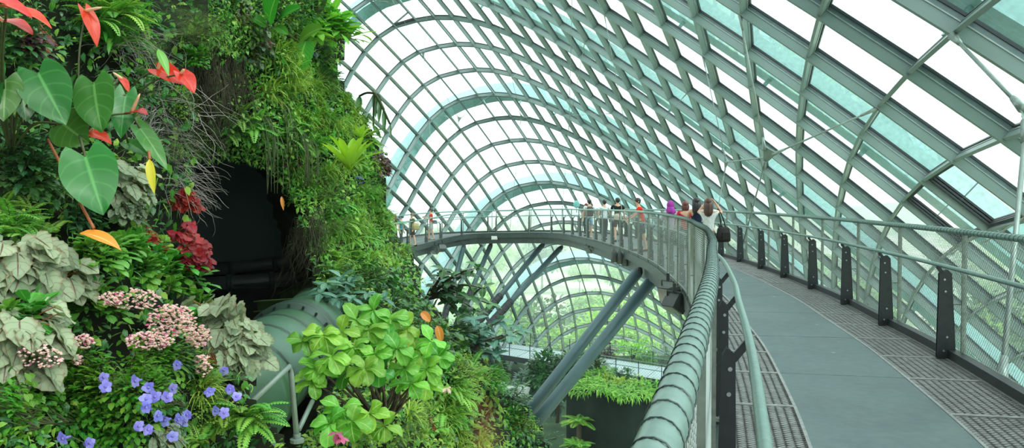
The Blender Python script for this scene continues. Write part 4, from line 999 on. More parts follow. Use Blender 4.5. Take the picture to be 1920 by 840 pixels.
for a in ((250,560,50,20,60,'pale pink flower spray among the shiny leaves, highest of the sprays'),(320,600,48,30,120,'broad pale pink flower spray in the middle of the bed',16),(280,640,45,18,80,'pale pink flower spray with magenta buds, low centre',22),(370,630,25,22,60,'pale pink flower spray left of the silver begonia cushion'),(75,668,45,22,80,'pale pink flower spray at the left edge under the big silver leaves',8),(155,640,22,14,34,'small pale pink flower spray between the shiny plants on the left'),(380,685,18,22,40,'small pink flower spray hanging right above the violet flowers'),(210,560,25,14,26,'thin pale pink flower spray, leftmost of the upper ones'),(145,675,12,10,14,'tiny pale pink spray above the soft-green foliage')): spray(*a)
# violet flowers
def violet(x,y):
    d=float(S1.depth(x,y))-.22; R=at(x,y,d); o=empty('violet_flower',R,cat='flower'); m=MB()
    f=nrm(np.array([rnd(-.5,.5),-1,rnd(-.1,.5)])); sx=nrm(np.cross(f,[0,0,1])); sz=np.cross(sx,f)
    for j in range(5):
        a=j*2*PI/5+rnd(-.2,.2); leaf(m,f*.004,nrm(sx*math.cos(a)+sz*math.sin(a)+f*.35),f,rnd(.016,.022),.017,'round',4,.1,.7,.05,rnd(0,1),0,3)
    m.build('petals',LM['violet'],o,True); m=MB(); m.tube([-f*.02,np.zeros(3),f*.006],[.0035,.004,.005],7); m.build('throat',LM['violet'],o,True)
    m=MB(); m.tube([-f*.02,-f*.05+np.array([0,.02,-.03]),np.array([0,.12,-.08])],.0012,4); m.build('stalk',LM['stem'],o,True); PL.append((o,'violet five-petalled flower',x,y))
for x,y in ((196,707),(256,714),(334,684),(279,726),(291,744),(274,748),(276,765),(314,745),(326,729),(298,780),(311,788),(262,799),(280,806),(336,787),(352,778),(324,817),(394,735),(420,694),(432,730),(443,744),(406,770),(420,774),(120,822),(170,831),(198,725),(345,790)): violet(x,y)
for x,y,s,nm in ((502,84,.09,'purple orchid spray on the overhang beside the broad leaves'),(588,100,.06,'small mauve orchid spray under the light green bush at the cliff top'),(673,336,.07,'small purple orchid beneath the lime bromeliad')):
    R=S2.pt(x,y,.25); o=empty('orchid',R,label=nm,cat='orchid'); m=MB()
    for k in range(5):
        c=np.array([rnd(-.04,.04),rnd(-.04,.02),rnd(-.04,.04)])
        for j in range(5): leaf(m,c,rdir(rnd(-.3,.6),j*1.26),(0,-.4,1),s*.55,s*.3,'oval',3,.1,.4,var=rnd(0,1))
    m.build('flowers',LM['violet'] if x>580 else LM['magenta'],o,True); m=MB(); m.tube([(0,0,0),(.02,.1,-.05),(.03,.3,-.12)],.004,4); m.build('stalk',LM['stem'],o,True)
# ------------------------------------------------------------------ the dark opening: back wall, floor, duct, pipes
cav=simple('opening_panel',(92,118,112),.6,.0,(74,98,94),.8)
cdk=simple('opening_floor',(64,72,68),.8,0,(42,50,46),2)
m=MB(); a=at(330,240,11.8); b=at(575,500,11.8); m.box(((a[0]+b[0])/2,11.9,(a[2]+b[2])/2+.2),(b[0]-a[0]+1.2,.2,a[2]-b[2]+.6)); tag(m.build('wall_back',cav),kind='structure',label='dark green panel at the back of the opening',cat='wall')
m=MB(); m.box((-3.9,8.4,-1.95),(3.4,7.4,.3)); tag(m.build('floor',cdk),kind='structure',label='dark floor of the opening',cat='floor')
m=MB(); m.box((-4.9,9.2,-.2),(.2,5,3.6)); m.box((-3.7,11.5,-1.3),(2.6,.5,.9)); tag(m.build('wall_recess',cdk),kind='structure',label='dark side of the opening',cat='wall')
DG=simple('green_duct_paint',(74,110,90),.42,.1,(48,84,52),1.6); DGB=simple('green_duct_band',(52,76,64),.45,.2)
DMs=simple('mossy_green_steel',(72,104,44),.6,0,(50,66,44),5)
q=crom([at(430,760,5.0),at(500,690,5.9),at(552,650,6.8),at(590,608,8.2),at(612,575,10.0)],6)
o=empty('green_duct',q[0],label='large round green ventilation duct with flanged rings running into the dark opening',cat='duct'); q=q-q[0]
m=MB(); m.tube(q,.33,32); m.build('tube',DG,o,True)
for t in (2,5,8,11,12,16,20):
    d=nrm(q[min(t+1,len(q)-1)]-q[t-1]); w,r=((.035,.375) if t in (11,12) else (.012,.338))
    m=MB(); m.tube([q[t]-d*w,q[t]+d*w],r,32); bb=m.build('flange' if r>.35 else 'seam_band',DGB,o,True)
    if t==11:
        sx=nrm(np.cross(d,[0,0,1])); sz=np.cross(sx,d)
        for k in range(20):
            a=k*2*PI/20; c=q[t]+(sx*math.cos(a)+sz*math.sin(a))*.355; n=MB(); n.tube([c-d*.05,c+d*.05],.011,6); n.build('bolt',M['dark_steel'],bb)
o=empty('pipe_railing',at(560,800,4.8),label='grey pipe handrail with two posts beside the green duct',cat='railing'); R=np.array(o.location)
m=MB(); m.tube([at(462,762,4.5)-R,at(520,708,4.72)-R,at(543,687,4.8)-R,at(546,700,4.8)-R,at(557,826,4.8)-R],.0155,12); m.build('top_pipe',simple('grey_pipe_paint',(132,150,138),.45,.2),o,True)
m=MB(); m.tube([at(586,752,5.1)-R,at(560,806,4.85)-R],.0145,10); m.build('brace_pipe',bpy.data.materials['grey_pipe_paint'],o,True)
m=MB(); m.lathe([(.04,-.01),(.04,.01),(.022,.014),(.022,.04)],at(557,826,4.8)-R,14); m.build('base_flange',bpy.data.materials['grey_pipe_paint'],o)
def beam(name,a,b,w,h,mat,label,cat='beam'):
    o=empty(name,a,label=label,cat=cat); a=np.array(a); b=np.array(b)-a; d=nrm(b); m=MB()
    m.bar(np.zeros(3),b,w*.12,h); m.build('web',mat,o)
    for s_ in (1,-1): m=MB(); m.bar(np.array([0,0,s_*h/2]),b+[0,0,s_*h/2],w,h*.12); m.build('flange',mat,o)
beam('steel_beam',at(484,574,8.6),at(634,566,7.9),.12,.1,DMs,'mossy green steel beam across the opening above the duct')
beam('steel_beam',at(526,560,9.6),at(588,530,8.8),.1,.1,DMs,'short diagonal mossy beam behind the other one')
pd=simple('dark_pipe',(80,90,88),.5,.2)
for i,(p,lb,r) in enumerate((([at(375,510,10.8),at(480,497,10.9),at(610,484,11)],'upper dark pipe along the back of the opening',.07),([at(370,535,10.2),at(470,528,10.4),at(600,520,10.6)],'lower dark pipe along the back of the opening',.09))):
    o=empty('service_pipe',p[0],label=lb,cat='pipe'); m=MB(); m.tube(np.array(p)-p[0],r,12); m.build('tube',pd,o,True)
    for t in (.25,.6,.85): c=np.array(p[0])+(np.array(p[2])-p[0])*t-p[0]; d=nrm(np.array(p[2])-p[0]); m=MB(); m.tube([c-d*.03,c+d*.03],r*1.2,12); m.build('clamp',M['girder'],o,True)
m=MB(); m.tube(crom([at(440,536,9.4),at(500,531,9.2),at(560,520,9.),at(578,490,9.),at(570,462,9.2)],6),.018,6); tag(m.build('power_cable',M['gasket'],None,True),label='black cable looping inside the opening',cat='cable')
# ------------------------------------------------------------------ unique labels for the scattered plants
LMK=[(430,60,'above the root curtain'),(420,170,'in the overhang hollow'),(520,60,'beside the broad banana-like leaves'),(600,110,'at the cliff top edge'),(470,260,'over the dark opening'),(540,170,'on the overhang left of the tassels'),(600,250,'on the upper column'),(670,240,'under the hanging vine'),(650,310,'round the lime bromeliad'),(600,360,'on the column right of the opening'),(700,390,'on the column edge, far arches behind'),(660,440,'on the lower column middle'),(740,460,'near the walkway far end'),(590,470,'on the column beside the opening'),(660,540,'over the lime shrub'),
(60,70,'behind the corner anthurium'),(200,60,'above the red spadix flower'),(330,60,'on the near cliff top'),(300,240,'among the pale roots'),(345,340,'on the near cliff edge'),(230,350,'under the yellow spathe'),(60,350,'left of the big heart leaf'),(60,440,'above the left silver leaves'),(330,460,'at the red clump by the opening'),(60,540,'at mid left picture edge'),(240,490,'below the curled orange leaf'),(330,540,'above the pink sprays'),(120,610,'left of the pink sprays'),(430,640,'at the flower bed right end'),(130,740,'in the lower left bed'),(270,760,'among the violet flowers'),(360,720,'right of the violet flowers'),(430,800,'beside the pipe railing'),(30,700,'in the lower left corner'),
(820,590,'right of the column foot'),(880,650,'beside the black-sleeved struts'),(780,590,'behind the lime shrub'),(780,780,'low, right of the lime shrub'),(860,730,'upslope right of the lime shrub'),(905,790,'at the slope lower end'),(960,790,'at the thick strut feet'),(700,820,'under the lime shrub')]
ORD=['','second','third','fourth','fifth','sixth','seventh','eighth','ninth','tenth','eleventh','twelfth']
bk={}
for o,dsc,x,y in PL:
    lm=min(LMK,key=lambda l:(l[0]-x)**2+(l[1]-y)**2)[2]; bk.setdefault((dsc,lm),[]).append((y,x,o))
for (dsc,lm),L in bk.items():
    L.sort(key=lambda t:t[0]); n=len(L)
    for i,(y,x,o) in enumerate(L):
        o['label']=f'{dsc} {lm}' if n==1 else (f'{dsc} {lm}, highest' if i==0 else (f'{dsc} {lm}, lowest' if i==n-1 else f'{dsc} {lm}, {ORD[min(i,11)]} from the top'))
        o['group']=dsc+'s '+lm if n>1 else dsc+'s on the planted cliff'
# ------------------------------------------------------------------ inside the dome, far below: terrace, planter wall, trees
random.seed(23)
tg=simple('terrace_planting',(62,84,58),.9,0,(36,52,36),.8)
m=MB(); m.box((10,56,-14.6),(44,44,.6)); tag(m.build('terrace',tg),kind='structure',label='dark planted garden terrace far below the walkway',cat='terrace')
ww=simple('mossy_dark_wall',(24,38,31),.9,0,(12,20,17),.9,.6)
pw_=empty('planter_wall',at(1165,800,42),label='tall dark curved planter wall seen below the lower walkway',cat='planter wall'); R=np.array(pw_.location)
m=MB(); top=[]
for k in range(15):
    a=-.2+k*.13; x=1062+k*13; d=42-3.2*math.sin(k/14*PI); top.append(at(x,727+k*1.6+4*math.sin(k),d)-R)
top=np.array(top); bot=top.copy(); bot[:,2]=-14.4-R[2]; bk_=top+np.array([.3,2.2,0]); bb_=bot+np.array([.3,2.2,0]); n=len(top)
m.add(np.concatenate([top,bot,bk_,bb_]),[(i,i+1,n+i+1,n+i) for i in range(n-1)]+[(i+1,i,2*n+i,2*n+i+1) for i in range(n-1)]+[(2*n+i+1,2*n+i,3*n+i,3*n+i+1) for i in range(n-1)]+[(0,n,3*n,2*n),(n-1,2*n+n-1,3*n+n-1,n+n-1)])
m.build('wall',ww,pw_,True)
m=MB(); rg=random.Random(5)
for k in range(2600):
    i=rg.random()*(n-1.001); j=int(i); c=top[j]+(top[j+1]-top[j])*(i-j)+np.array([rg.uniform(-.1,.3),rg.uniform(-.25,2.2),rg.uniform(-.1,.1)]); az=rg.uniform(0,6.3); L=rg.uniform(.15,.5)
    leaf(m,c,(math.cos(az)*.6,-.6+math.sin(az)*.4,rg.uniform(-.6,1)),(0,-.3,1),L,L*.22,'lance',2,.2,1.2,var=rg.random(),cols=2)
tag(m.build('planting',LM['fern'],pw_,True),kind='stuff')
def crown(m,c,R,n,L,kind='oval',w=.5,sq=1.,rg=random):
    for k in range(n):
        d=rdir(math.asin(rg.uniform(-.6,1)),rg.uniform(0,6.283)); p=np.asarray(c)+d*R*np.array([1,1,sq])*rg.uniform(.55,1.05)
        leaf(m,p,nrm(d+np.array([rg.uniform(-.6,.6),rg.uniform(-.6,.6),rg.uniform(-.7,.4)])),(0,0,1),L*rg.uniform(.6,1.2),L*w,kind,2,.1,.6,var=rg.random(),cols=2)
def tree(p,h,cr,mat,label,group=None,n=500,L=.3,blobs=6,name='garden_tree',sq=.8,cat='tree'):
    o=empty(name,p,label=label,cat=cat,group=group); m=MB(); hb=h-cr*sq
    m.tube([(0,0,-.2),(rnd(-.1,.1)*h*.2,0,hb*.5),(0,0,hb)],[h*.03,h*.024,h*.014],7); B=[]
    for k in range(blobs):
        a=k*2.4; c=np.array([math.cos(a)*cr*.5,math.sin(a)*cr*.5,hb+rnd(-.3,.45)*cr*sq]); B.append(c); m.tube([(0,0,hb*.6),c*np.array([.5,.5,1])-[0,0,cr*.15],c],[h*.014,h*.009,h*.004],5)
    m.build('trunk',LM['bark'],o,True); m=MB()
    for c in B: crown(m,c,cr*.55,n//blobs,L,sq=sq)
    m.build('crown',LM[mat],o,True); return o
def gp(x,y,d): return at(x,y,d)
tree(at(1045,786,46),3.6,1.7,'dark','dark dense tree behind the thick struts, below the lower walkway',n=2600,L=.42)
tree(at(1085,790,48),3.8,1.5,'dark','dark tree right of the thick struts under the lower walkway',n=2400,L=.42)
tree(at(1008,790,47),3.2,1.3,'teal','bluish conifer-like tree left of the thick struts',n=2000,L=.34,sq=1.3)
tree(at(1135,700,70),2.6,1.0,'purple','small dark rounded tree standing beyond the lower walkway',n=700,L=.22)
tree(at(1186,704,70),3.0,1.5,'lime','airy light green tree beyond the lower walkway',n=600,L=.26,sq=.55)
tree(at(1208,706,69.5),2.2,1.1,'shrub','dense green bush beyond the lower walkway, right of the airy tree',n=700,L=.24)
tree(at(1250,712,69),1.2,.4,'dark','tiny conifer beyond the lower walkway near the guardrail',n=300,L=.16,sq=1.5)
tree(at(1025,690,72),1.4,.9,'shrub','low bush beyond the lower walkway between the struts and sleeve',n=400,L=.2)
for x,y,d,s,mt,lb in ((1120,728,44,1.1,'fern','rounded green bush on the planter wall, left'),(1150,738,43,1.0,'grass','pale green bush on the planter wall, middle'),(1185,745,42.5,1.1,'lime','yellow-green bush on the planter wall, right'),(1210,752,42,1.0,'fern','green bush on the planter wall beside the guardrail'),(1165,722,45,.9,'dark','dark bush behind the planter wall top')):
    tree(at(x,y,d),s*1.1,s*.8,mt,lb,n=420,L=.26,name='garden_bush',cat='bush')
def treefern(p,r,lab,n=26):
    o=empty('tree_fern',p,label=lab,cat='tree fern'); m=MB(); m.tube([(0,0,-4),(0,0,-1.5),(0,0,0)],[.16,.13,.12],9); m.build('trunk',LM['bark'],o,True)
    for k in range(n):
        m=MB(); frond(m,(0,0,0),rdir(rnd(.05,.95),k*2.4),r*rnd(.85,1.1),r*.55,18,1.1,rnd(.2,1)); m.build('frond',[LM['fern'],LM['stem']],o,True)
    return o
treefern(at(1086,790,40),1.0,'tree fern with a wide feathery crown in front of the dark planter wall')
treefern(at(1083,836,39),.85,'lower tree fern at the bottom edge beneath the taller one')
rk=simple('pale_rock',(196,206,200),.8,0,(160,172,166),2)
def rock(px,py,d,sx,sy,sz,lab,seed):
    rg=np.random.default_rng(seed); o_=at(px,py,d); bm=__import__('bmesh').new(); b=__import__('bmesh')
    b.ops.create_icosphere(bm,subdivisions=1,radius=1)
    for v in bm.verts: v.co=Vector((v.co.x*sx,v.co.y*sy,v.co.z*sz))*float(rg.uniform(.7,1.15))
    me=bpy.data.meshes.new('pale_rock'); bm.to_mesh(me); bm.free(); me.materials.append(rk); o=link('pale_rock',me); o.location=tuple(o_); tag(o,lab,'rock')
for a in ((950,736,44,.6,.6,.5,'pale faceted rock left of the struts, biggest of three',1),(978,733,45,.55,.5,.45,'pale faceted rock touching the left strut foot',2),(935,722,46,.45,.5,.35,'small pale rock highest of the three by the slope',3),(1118,712,50,.7,.6,.5,'pale rounded rock behind the planter wall, left',4),(1146,724,49,1.0,.6,.45,'long pale rock behind the planter wall, right',5)): rock(*a)
q=np.array([onz(x,y,-14.1) for x,y in ((905,846),(985,800),(1000,768),(900,772))])
m=MB(); m.add(np.concatenate([q,q-[0,0,.2]]),[(0,1,2,3),(4,7,6,5),(0,4,5,1),(1,5,6,2),(2,6,7,3),(3,7,4,0)]); tag(m.build('garden_path',simple('pale_paving',(170,182,174),.8,0,(150,162,154),1)),kind='structure',label='pale garden path below, left of the struts')
# trees in the gardens outside
names=[('broad pale green tree','fern2'),('dense green tree','fern'),('darker bushy tree','dark'),('yellow-green tree','grass')]
protos=[]
for k,(nm,mt) in enumerate(names): protos.append(tree((0,0,-500),9,5,mt,nm,n=1100,L=1.0,blobs=8,name='park_tree',sq=.75))
cnt={}
def park(i,x,y,s):
    o=protos[i] if i not in cnt else copy_tree(protos[i]); cnt.setdefault(i,[]).append(o); o.location=(x,y,-34); o.scale=(s,s,s*rnd(.85,1.2)); o.rotation_euler=(0,0,rnd(0,6))
PK=[]
for k in range(150):
    d=140*math.exp(rnd(0,1.75)); px=rnd(700,1500) if k%3 else rnd(1300,2000); x=(px-960)/F*d
    if math.hypot(x-12,d-50)<62: continue
    PK.append((px,d)); park(random.randrange(4),x,d,rnd(.7,1.5)*(1+d/900))
ZN=[(870,'left of the black-sleeved struts'),(980,'between the strut pairs'),(1130,'beyond the lower walkway'),(1260,'seen past the bend of the walkway'),(1500,'seen through the right glass wall'),(1800,'seen low through the right guardrail mesh')]
for i,L in cnt.items():
    g={}
    for o in L:
        px=960+F*o.location.x/o.location.y; z=min(ZN,key=lambda t:abs(t[0]-px))[1]; g.setdefault(z,[]).append(o)
    for z,LL in g.items():
        for o in LL: o['label']=names[i][0]+' in the gardens '+z; o['group']='park trees: '+names[i][0]+' '+z
# ------------------------------------------------------------------ people
SKIN=simple('skin',(214,168,140),.5,0,(206,158,130),10)
HAIRB=simple('black_hair',(24,22,24),.4,0,(34,30,30),40); HAIRN=simple('brown_hair',(92,60,46),.4,0,(70,44,36),40); HAIRR=simple('reddish_hair',(110,52,46),.4,0,(90,40,38),40); HAIRG=simple('grey_hair',(120,112,104),.5,0,(90,84,78),40)
CL={}
def cloth(c):
    if c not in CL: CL[c]=simple('cloth_%d'%len(CL),c,.85,0,tuple(int(v*.86) for v in c),14)
    return CL[c]
def skinobj(name,V,E,Rd,mat,parent,sub=1,root=0):
    me=bpy.data.meshes.new(name); me.from_pydata([tuple(map(float,v)) for v in V],E,[]); me.materials.append(mat); o=link(name,me,parent)
    md=o.modifiers.new('skin','SKIN'); md.use_smooth_shade=True; md.branch_smoothing=.3
    for i,r in enumerate(Rd):
        sv=me.skin_vertices[0].data[i]; sv.radius=(r,r) if np.isscalar(r) else r; sv.use_root=(i==root)
    ss_=o.modifiers.new('sub','SUBSURF'); ss_.levels=sub; ss_.render_levels=sub; return o
def person(p,face,h,label,top,legs,hair,hairstyle='short',sleeve='short',leglen='long',arms=None,step=.12,bend=0.,shoe=(40,40,44),headturn=0.,female=False):
    o=empty('person',p,face-PI/2,label=label,cat='person'); k=h/1.7; o.scale=(k,k,k)
    bx=lambda z:(bend*max(0,z-.95)) # forward lean
    sh=.175 if female else .2
    J={'pel':(0,0,.95),'waist':(0,bx(1.1),1.10),'chest':(0,bx(1.3),1.30),'nb':(0,bx(1.44),1.44),'neck':(0,bx(1.5)+.01,1.50),'h1':(0,bx(1.55)+.03,1.545),'h2':(0,bx(1.62)+.015,1.61),'h3':(0,bx(1.68)+.005,1.665)}
    A=arms or {}
    for s_,q in ((-1,'L'),(1,'R')):
        J['sh'+q]=(s_*sh,bx(1.4),1.395)
        e,w_=A.get(q,((s_*(sh+.06),bx(1.12)-.02,1.12),(s_*(sh+.05),bx(.9)+.06,.88)))
        J['el'+q]=e; J['wr'+q]=w_
        d=nrm(np.array(w_)-np.array(e)); J['ha'+q]=tuple(np.array(w_)+d*.06)
        f=step*s_
        J['hip'+q]=(s_*.095,0,.88); J['kn'+q]=(s_*.1,f*.6+.02,.48); J['an'+q]=(s_*.1,f-.02,.085); J['to'+q]=(s_*.11,f+.13,.03); J['hl'+q]=(s_*.1,f-.05,.04)
    nm_=list(J); idx={n:i for i,n in enumerate(nm_)}; V=[J[n] for n in nm_]
    RD=dict(pel=(.145,.10),waist=(.125,.09),chest=(.15,.10),nb=(.07,.065),neck=.05,h1=.062,h2=.088,h3=.068,shL=.058,shR=.058,elL=.04,elR=.04,wrL=.027,wrR=.027,haL=(.036,.02),haR=(.036,.02),hipL=.088,hipR=.088,knL=.058,knR=.058,anL=.036,anR=.036,toL=.03,toR=.03,hlL=.034,hlR=.034)
    if female: RD['waist']=(.11,.085); RD['chest']=(.135,.1)
    R=[RD[n] for n in nm_]
    E=[('pel','waist'),('waist','chest'),('chest','nb'),('nb','neck'),('neck','h1'),('h1','h2'),('h2','h3')]
    for q in 'LR': E+=[('chest','sh'+q),('sh'+q,'el'+q),('el'+q,'wr'+q),('wr'+q,'ha'+q),('pel','hip'+q),('hip'+q,'kn'+q),('kn'+q,'an'+q),('an'+q,'to'+q),('an'+q,'hl'+q)]
    E=[(idx[a],idx[b]) for a,b in E]
    # fingers and thumb
    for q,s_ in (('L',-1),('R',1)):
        w_=np.array(J['wr'+q]); ha=np.array(J['ha'+q]); d=nrm(ha-w_); x=nrm(np.cross(d,[s_,0.01,.2])); z=np.cross(x,d)
        for j,l in enumerate((.058,.068,.063,.05)):
            b=ha+x*(j-1.5)*.019+d*.012; c=b+d*l*.55-z*s_*.004; e=c+d*l*.4-z*s_*.016; i0=len(V); V+=[tuple(b),tuple(c),tuple(e)]; R+=[.009,.0085,.007]; E+=[(idx['ha'+q],i0),(i0,i0+1),(i0+1,i0+2)]
        b=w_+d*.03+x*-.032; c=b+d*.03-x*.014; e=c+d*.026; i0=len(V); V+=[tuple(b),tuple(c),tuple(e)]; R+=[.010,.0095,.008]; E+=[(idx['wr'+q],i0),(i0,i0+1),(i0+1,i0+2)]
    skinobj('body',V,E,R,SKIN,o,1)
    hc=np.array(J['h2']); ct,st=math.cos(headturn),math.sin(headturn); fr=np.array([-st,ct,0.]); rt=np.array([ct,st,0.])
    m=MB(); m.ball(hc+fr*.088-[0,0,.015],(.013,.017,.02),6,5)
    for s_ in (1,-1): m.ball(hc+rt*s_*.088-[0,0,.01],(.012,.02,.03),6,5)
    m.build('nose_and_ears',SKIN,o,True)
    m=MB()
    for s_ in (1,-1): m.ball(hc+fr*.078+rt*s_*.032+[0,0,.012],(.012,.008,.007),6,4)
    m.build('eyes',HAIRB,o,True)
    m=MB(); m.ball(hc+fr*.074-[0,0,.052],(.022,.009,.007),6,4); m.build('mouth',cloth((170,90,84)),o,True)
    def sub(names,edges,rad,nm,mat):
        ii={n:i for i,n in enumerate(names)}; return skinobj(nm,[J[n] if isinstance(n,str) and n in J else n for n in [J.get(n,n) for n in names]],[(ii[a],ii[b]) for a,b in edges],rad,mat,o,1)
    J2=dict(J)
    for q in 'LR':
        J2['ua'+q]=tuple(np.array(J['sh'+q])*.42+np.array(J['el'+q])*.58); J2['fa'+q]=tuple(np.array(J['wr'+q])*.85+np.array(J['el'+q])*.15)
        J2['th'+q]=tuple(np.array(J['hip'+q])*.12+np.array(J['kn'+q])*.88); J2['cuff'+q]=(J['an'+q][0],J['an'+q][1],.10)
    J2['hem']=(0,0,.86)
    def gar(nm,names,edges,rad,mat):
        ii={n:i for i,n in enumerate(names)}; skinobj(nm,[J2[n] for n in names],[(ii[a],ii[b]) for a,b in edges],rad,mat,o,1)
    N=['hem','pel','waist','chest','nb']; Ee=[('hem','pel'),('pel','waist'),('waist','chest'),('chest','nb')]; r=[(.165,.118),(.163,.116),(.142,.106),(.168,.116),(.066,.062)]
    if female: r[2]=(.124,.098); r[3]=(.15,.114)
    if sleeve!='none':
        for q in 'LR':
            N+=['sh'+q,'ua'+q]; Ee+=[('chest','sh'+q),('sh'+q,'ua'+q)]; r+=[.072,.062]
            if sleeve=='long': N+=['el'+q,'fa'+q]; Ee+=[('ua'+q,'el'+q),('el'+q,'fa'+q)]; r+=[.054,.042]
    gar('shirt',N,Ee,r,cloth(top))
    N=['waist','pel']; Ee=[('waist','pel')]; r=[(.12,.095),(.156,.112)]
    for q in 'LR':
        N+=['hip'+q,'th'+q]; Ee+=[('pel','hip'+q),('hip'+q,'th'+q)]; r+=[.104,.082]
        if leglen=='long': N+=['kn'+q,'cuff'+q]; Ee+=[('th'+q,'kn'+q),('kn'+q,'cuff'+q)]; r+=[.073,.052]
    gar('trousers' if leglen=='long' else 'shorts',N,Ee,r,cloth(legs))
    for q in 'LR':
        a=np.array(J['an'+q]); m=MB(); m.tube([a+[0,-.085,-.045],a+[0,-.04,-.035],a+[0,.06,-.045],a+[0,.15,-.055],a+[0,.185,-.06]],[.025,.045,.042,.036,.018],10); m.build('shoe',cloth(shoe),o,True)
    m=MB(); c=hc+np.array([0,-.012,.022])
    m.ball(c-fr*.012,(.098,.104,.092),14,10)
    if hairstyle=='short': m.ball(c-fr*.045-[0,0,.045],(.085,.062,.07),12,8)
    if hairstyle=='bob':
        for a in (-.9,-.3,.3,.9): m.ball(c-fr*.05*math.cos(a)+rt*.07*math.sin(a)-[0,0,.09],(.055,.055,.11),10,8)
    if hairstyle=='long':
        for a in (-.9,-.3,.3,.9):
            b=c-fr*.05*math.cos(a)+rt*.07*math.sin(a); m.tube([b+[0,0,.02],b-[0,0,.12],b-fr*.03-[0,0,.26],b-fr*.02-[0,0,.36]],[.055,.062,.055,.018],9)
    if hairstyle=='scarf':
        m.ball(c-fr*.01-[0,0,.03],(.112,.112,.13),14,10); m.tube([c-[0,0,.06],c-[0,.01,.16],c-[0,.02,.25],c-[0,.02,.30]],[.10,.125,.165,.10],14)
        m.tube([c-fr*.08-[0,0,.1],c-fr*.12-[0,0,.25],c-fr*.11-[0,0,.36]],[.05,.07,.03],9)
    if hairstyle=='cap':
        m.tube([c+fr*.06+[0,0,.02],c+fr*.15+[0,0,.01]],[.07,.05],10)
    m.build('hair' if hairstyle not in ('scarf','cap') else ('headscarf' if hairstyle=='scarf' else 'cap'),hair,o,True); return o
def deckz(x,y):
    q=_p; i=np.argmin((q[:,0]-x)**2+(q[:,1]-y)**2); return float(q[i,2])
def on(px,d): 
    x=(px-960)/F*d; return np.array([x,d,deckz(x,d)])
UP=math.pi/2
arm=lambda s,e,w:(tuple(e),tuple(w))
P1=on(1105,38); P2=on(1133,36); P3=on(1158,34); P4=on(1204,27); P5=on(1257,23.2); P6=on(1285,22); P7=on(1306,20.3); P8=on(1329,19.4)
person(P1,UP+.1,1.72,'person in a white shirt with a grey backpack and light blue shorts, walking away',(236,240,238),(150,190,214),HAIRB,leglen='short',shoe=(210,205,195))
person(P2,UP+.15,1.69,'person in a white t-shirt and dark trousers, between the backpack wearer and the black t-shirt',(226,240,242),(60,64,74),HAIRB,leglen='long')
person(P3,UP+.05,1.75,'person in a black t-shirt and maroon shorts with a tan shoulder bag',(34,38,42),(92,54,54),HAIRB,leglen='short')
person(P4,PI-.1,1.67,'person in a bright red t-shirt leaning over to the left rail',(222,52,30),(84,88,90),HAIRB,leglen='short',bend=.22,arms={'L':((-.22,.2,1.18),(-.2,.42,1.02)),'R':((.22,.2,1.2),(.18,.42,1.08))},headturn=.5,shoe=(70,66,64))
person(P5,UP+.3,1.56,'person in a purple headscarf and grey top standing by the left rail',(176,160,176),(80,84,92),cloth((168,66,164)),'scarf','long',female=True,arms={'L':((-.24,.05,1.15),(-.1,.26,1.2)),'R':((.24,.05,1.15),(.08,.26,1.2))})
person(P6,UP-.2,1.56,'person with a reddish-brown bob and red top, left of the navy tank top',(206,44,62),(50,50,60),HAIRR,'bob','short',female=True)
person(P7,UP-.1,1.64,'person with long black hair in a navy sleeveless top, seen from behind',(30,38,62),(30,30,36),HAIRB,'long','none',female=True,arms={'L':((-.24,.06,1.14),(-.12,.24,1.1)),'R':((.25,-.02,1.12),(.27,.04,.88))})
person(P8,UP-.4,1.63,'person with long brown hair in a white top, both arms raised to the face',(228,230,226),(36,38,42),HAIRN,'long','short',female=True,arms={'L':((-.28,.16,1.36),(-.12,.2,1.6)),'R':((.28,.16,1.36),(.12,.2,1.6))})
person(on(1099,40.5),UP+.3,1.55,'person with reddish hair mostly hidden in front of the backpack wearer',(120,110,110),(40,44,50),HAIRR,'bob',female=True)
Q1=np.array([-4.4,46.4,deckz(-4.4,46.4)]); Q2=np.array([-5.05,43.2,deckz(-5.,43.2)]); Q3=np.array([-5.55,42.6,deckz(-5.5,42.6)]); Q4=np.array([-5.95,43.3,deckz(-5.9,43.3)])
fa_=PI+.5
person(Q1,PI+.2,1.70,'person in a red shirt and pale shorts holding a camera, right of the left group',(206,60,48),(190,200,190),HAIRB,leglen='short',arms={'L':((-.26,.06,1.14),(-.06,.3,1.22)),'R':((.26,.06,1.14),(.06,.3,1.22))},shoe=(150,140,130))
person(Q2,fa_,1.68,'grey-haired person in an olive shirt and dark shorts by the left rail',(84,104,80),(44,46,48),HAIRG,leglen='short')
person(Q3,-.3,1.58,'person in a teal shirt and cap beside the olive shirt',(40,140,150),(60,70,70),cloth((70,110,110)),'cap')
person(Q4,fa_,1.6,'person with long dark reddish hair in black, leftmost by the planted cliff',(30,32,36),(40,40,44),HAIRR,'long',female=True)
# things they carry
def bag(name,p,rz,sx,sy,sz,c,label,cat,strap=None):
    o=empty(name,p,rz,label=label,cat=cat); m=MB()
    m.sweep([(0,0,-sz/2),(0,0,-sz*.42),(0,0,0),(0,0,sz*.4),(0,0,sz/2)],np.array([[(-sx/2*k,-sy/2*q),(sx/2*k,-sy/2*q),(sx/2*k,sy/2*q),(-sx/2*k,sy/2*q)] for k,q in ((.8,.7),(1,1),(.98,1),(.85,.7),(.6,.3))]),(0,1,0)); m.build('bag_body',cloth(c),o,True)
    if strap is not None:
        for st in strap: m=MB(); m.tube(crom(st,5),.012,6); m.build('strap',cloth((max(0,c[0]-20),max(0,c[1]-20),max(0,c[2]-20))),o,True)
    m=MB(); m.box((0,-sy*.5,-sz*.1),(sx*.7,sy*.3,sz*.45)); m.build('pocket',cloth((max(0,c[0]-10),max(0,c[1]-10),max(0,c[2]-8))),o); return o
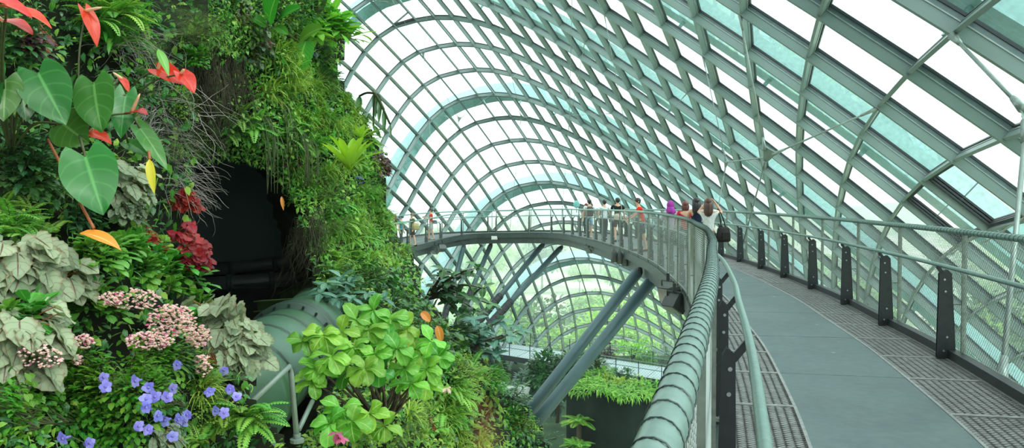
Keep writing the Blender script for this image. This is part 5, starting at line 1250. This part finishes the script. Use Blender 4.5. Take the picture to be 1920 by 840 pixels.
bag('backpack',P1+[.01,-.21,1.2],.1,.29,.15,.44,(92,88,84),'grey backpack on the back of the white shirt','backpack',[[(-.1,.02,.2),(-.12,.1,.27),(-.12,.24,.2)],[(.1,.02,.2),(.12,.1,.27),(.12,.24,.2)]])
bag('shoulder_bag',P2+[.26,-.04,.93],0,.12,.26,.3,(110,104,112),'grey shoulder bag on the right side of the white t-shirt','bag',[[(0,0,.14),(-.06,.02,.38),(-.1,.04,.5)]])
bag('shoulder_bag',P3+[-.02,-.19,1.0],0,.3,.1,.26,(206,196,172),'tan shoulder bag against the back of the black t-shirt','bag',[[(.12,0,.12),(.16,.03,.35),(.14,.1,.5)]])
bag('handbag',P8+[.31,-.1,.82],.4,.28,.16,.34,(52,48,46),'black handbag hanging beside the white top','handbag',[[(-.06,0,.16),(-.07,.04,.4),(-.1,.1,.58)],[(.06,0,.16),(.0,.04,.4),(-.08,.1,.58)]])
bag('shoulder_bag',Q2+[.18,-.14,1.0],.5,.36,.14,.36,(176,168,120),'khaki bag on the hip of the olive shirt','bag',[[(-.1,0,.17),(-.14,.02,.34),(-.16,.06,.45)]])
bag('waist_bag',Q1+[.2,-.08,.98],.9,.24,.12,.2,(84,74,72),'dark waist bag on the red shirt and pale shorts','bag',[[(-.1,0,.05),(-.15,.05,.15),(-.18,.1,.3)]])
def camera_(p,rz,label):
    o=empty('camera_device',p,rz,label=label,cat='camera'); m=MB(); m.box((0,0,0),(.13,.06,.09)); m.box((0,0,.05),(.05,.05,.03)); m.build('camera_body',M['gasket'],o); m=MB(); m.tube([(0,.03,0),(0,.11,0)],.032,12); m.build('lens',M['gasket'],o,True)
camera_(Q1+[-.36,.04,1.24],UP+.2,'black camera held by the person in red and pale shorts')
camera_(P8+[.06,.25,1.56],-.4,'small camera held up by the person with long brown hair')
o=empty('teal_blob',wo(SL*.0+float(_d[np.argmin(np.abs(_p[:,1]-43))]),OFFR-.02,RH),label='unidentified pale teal rounded shape above the far back railing, stem added',cat='sign')  # unidentified teal shape; its panel and stem are invented
s_=o.location.copy(); tx=at(1081,386,44.5); o.location=tuple(tx)
m=MB(); m.ball((0,0,.08),(.17,.05,.2),12,8); m.build('panel',cloth((140,214,206)),o,True); m=MB(); m.tube([(0,0,.0),(0,0,-.35)],.02,6); m.build('stem',M['galv'],o,True)
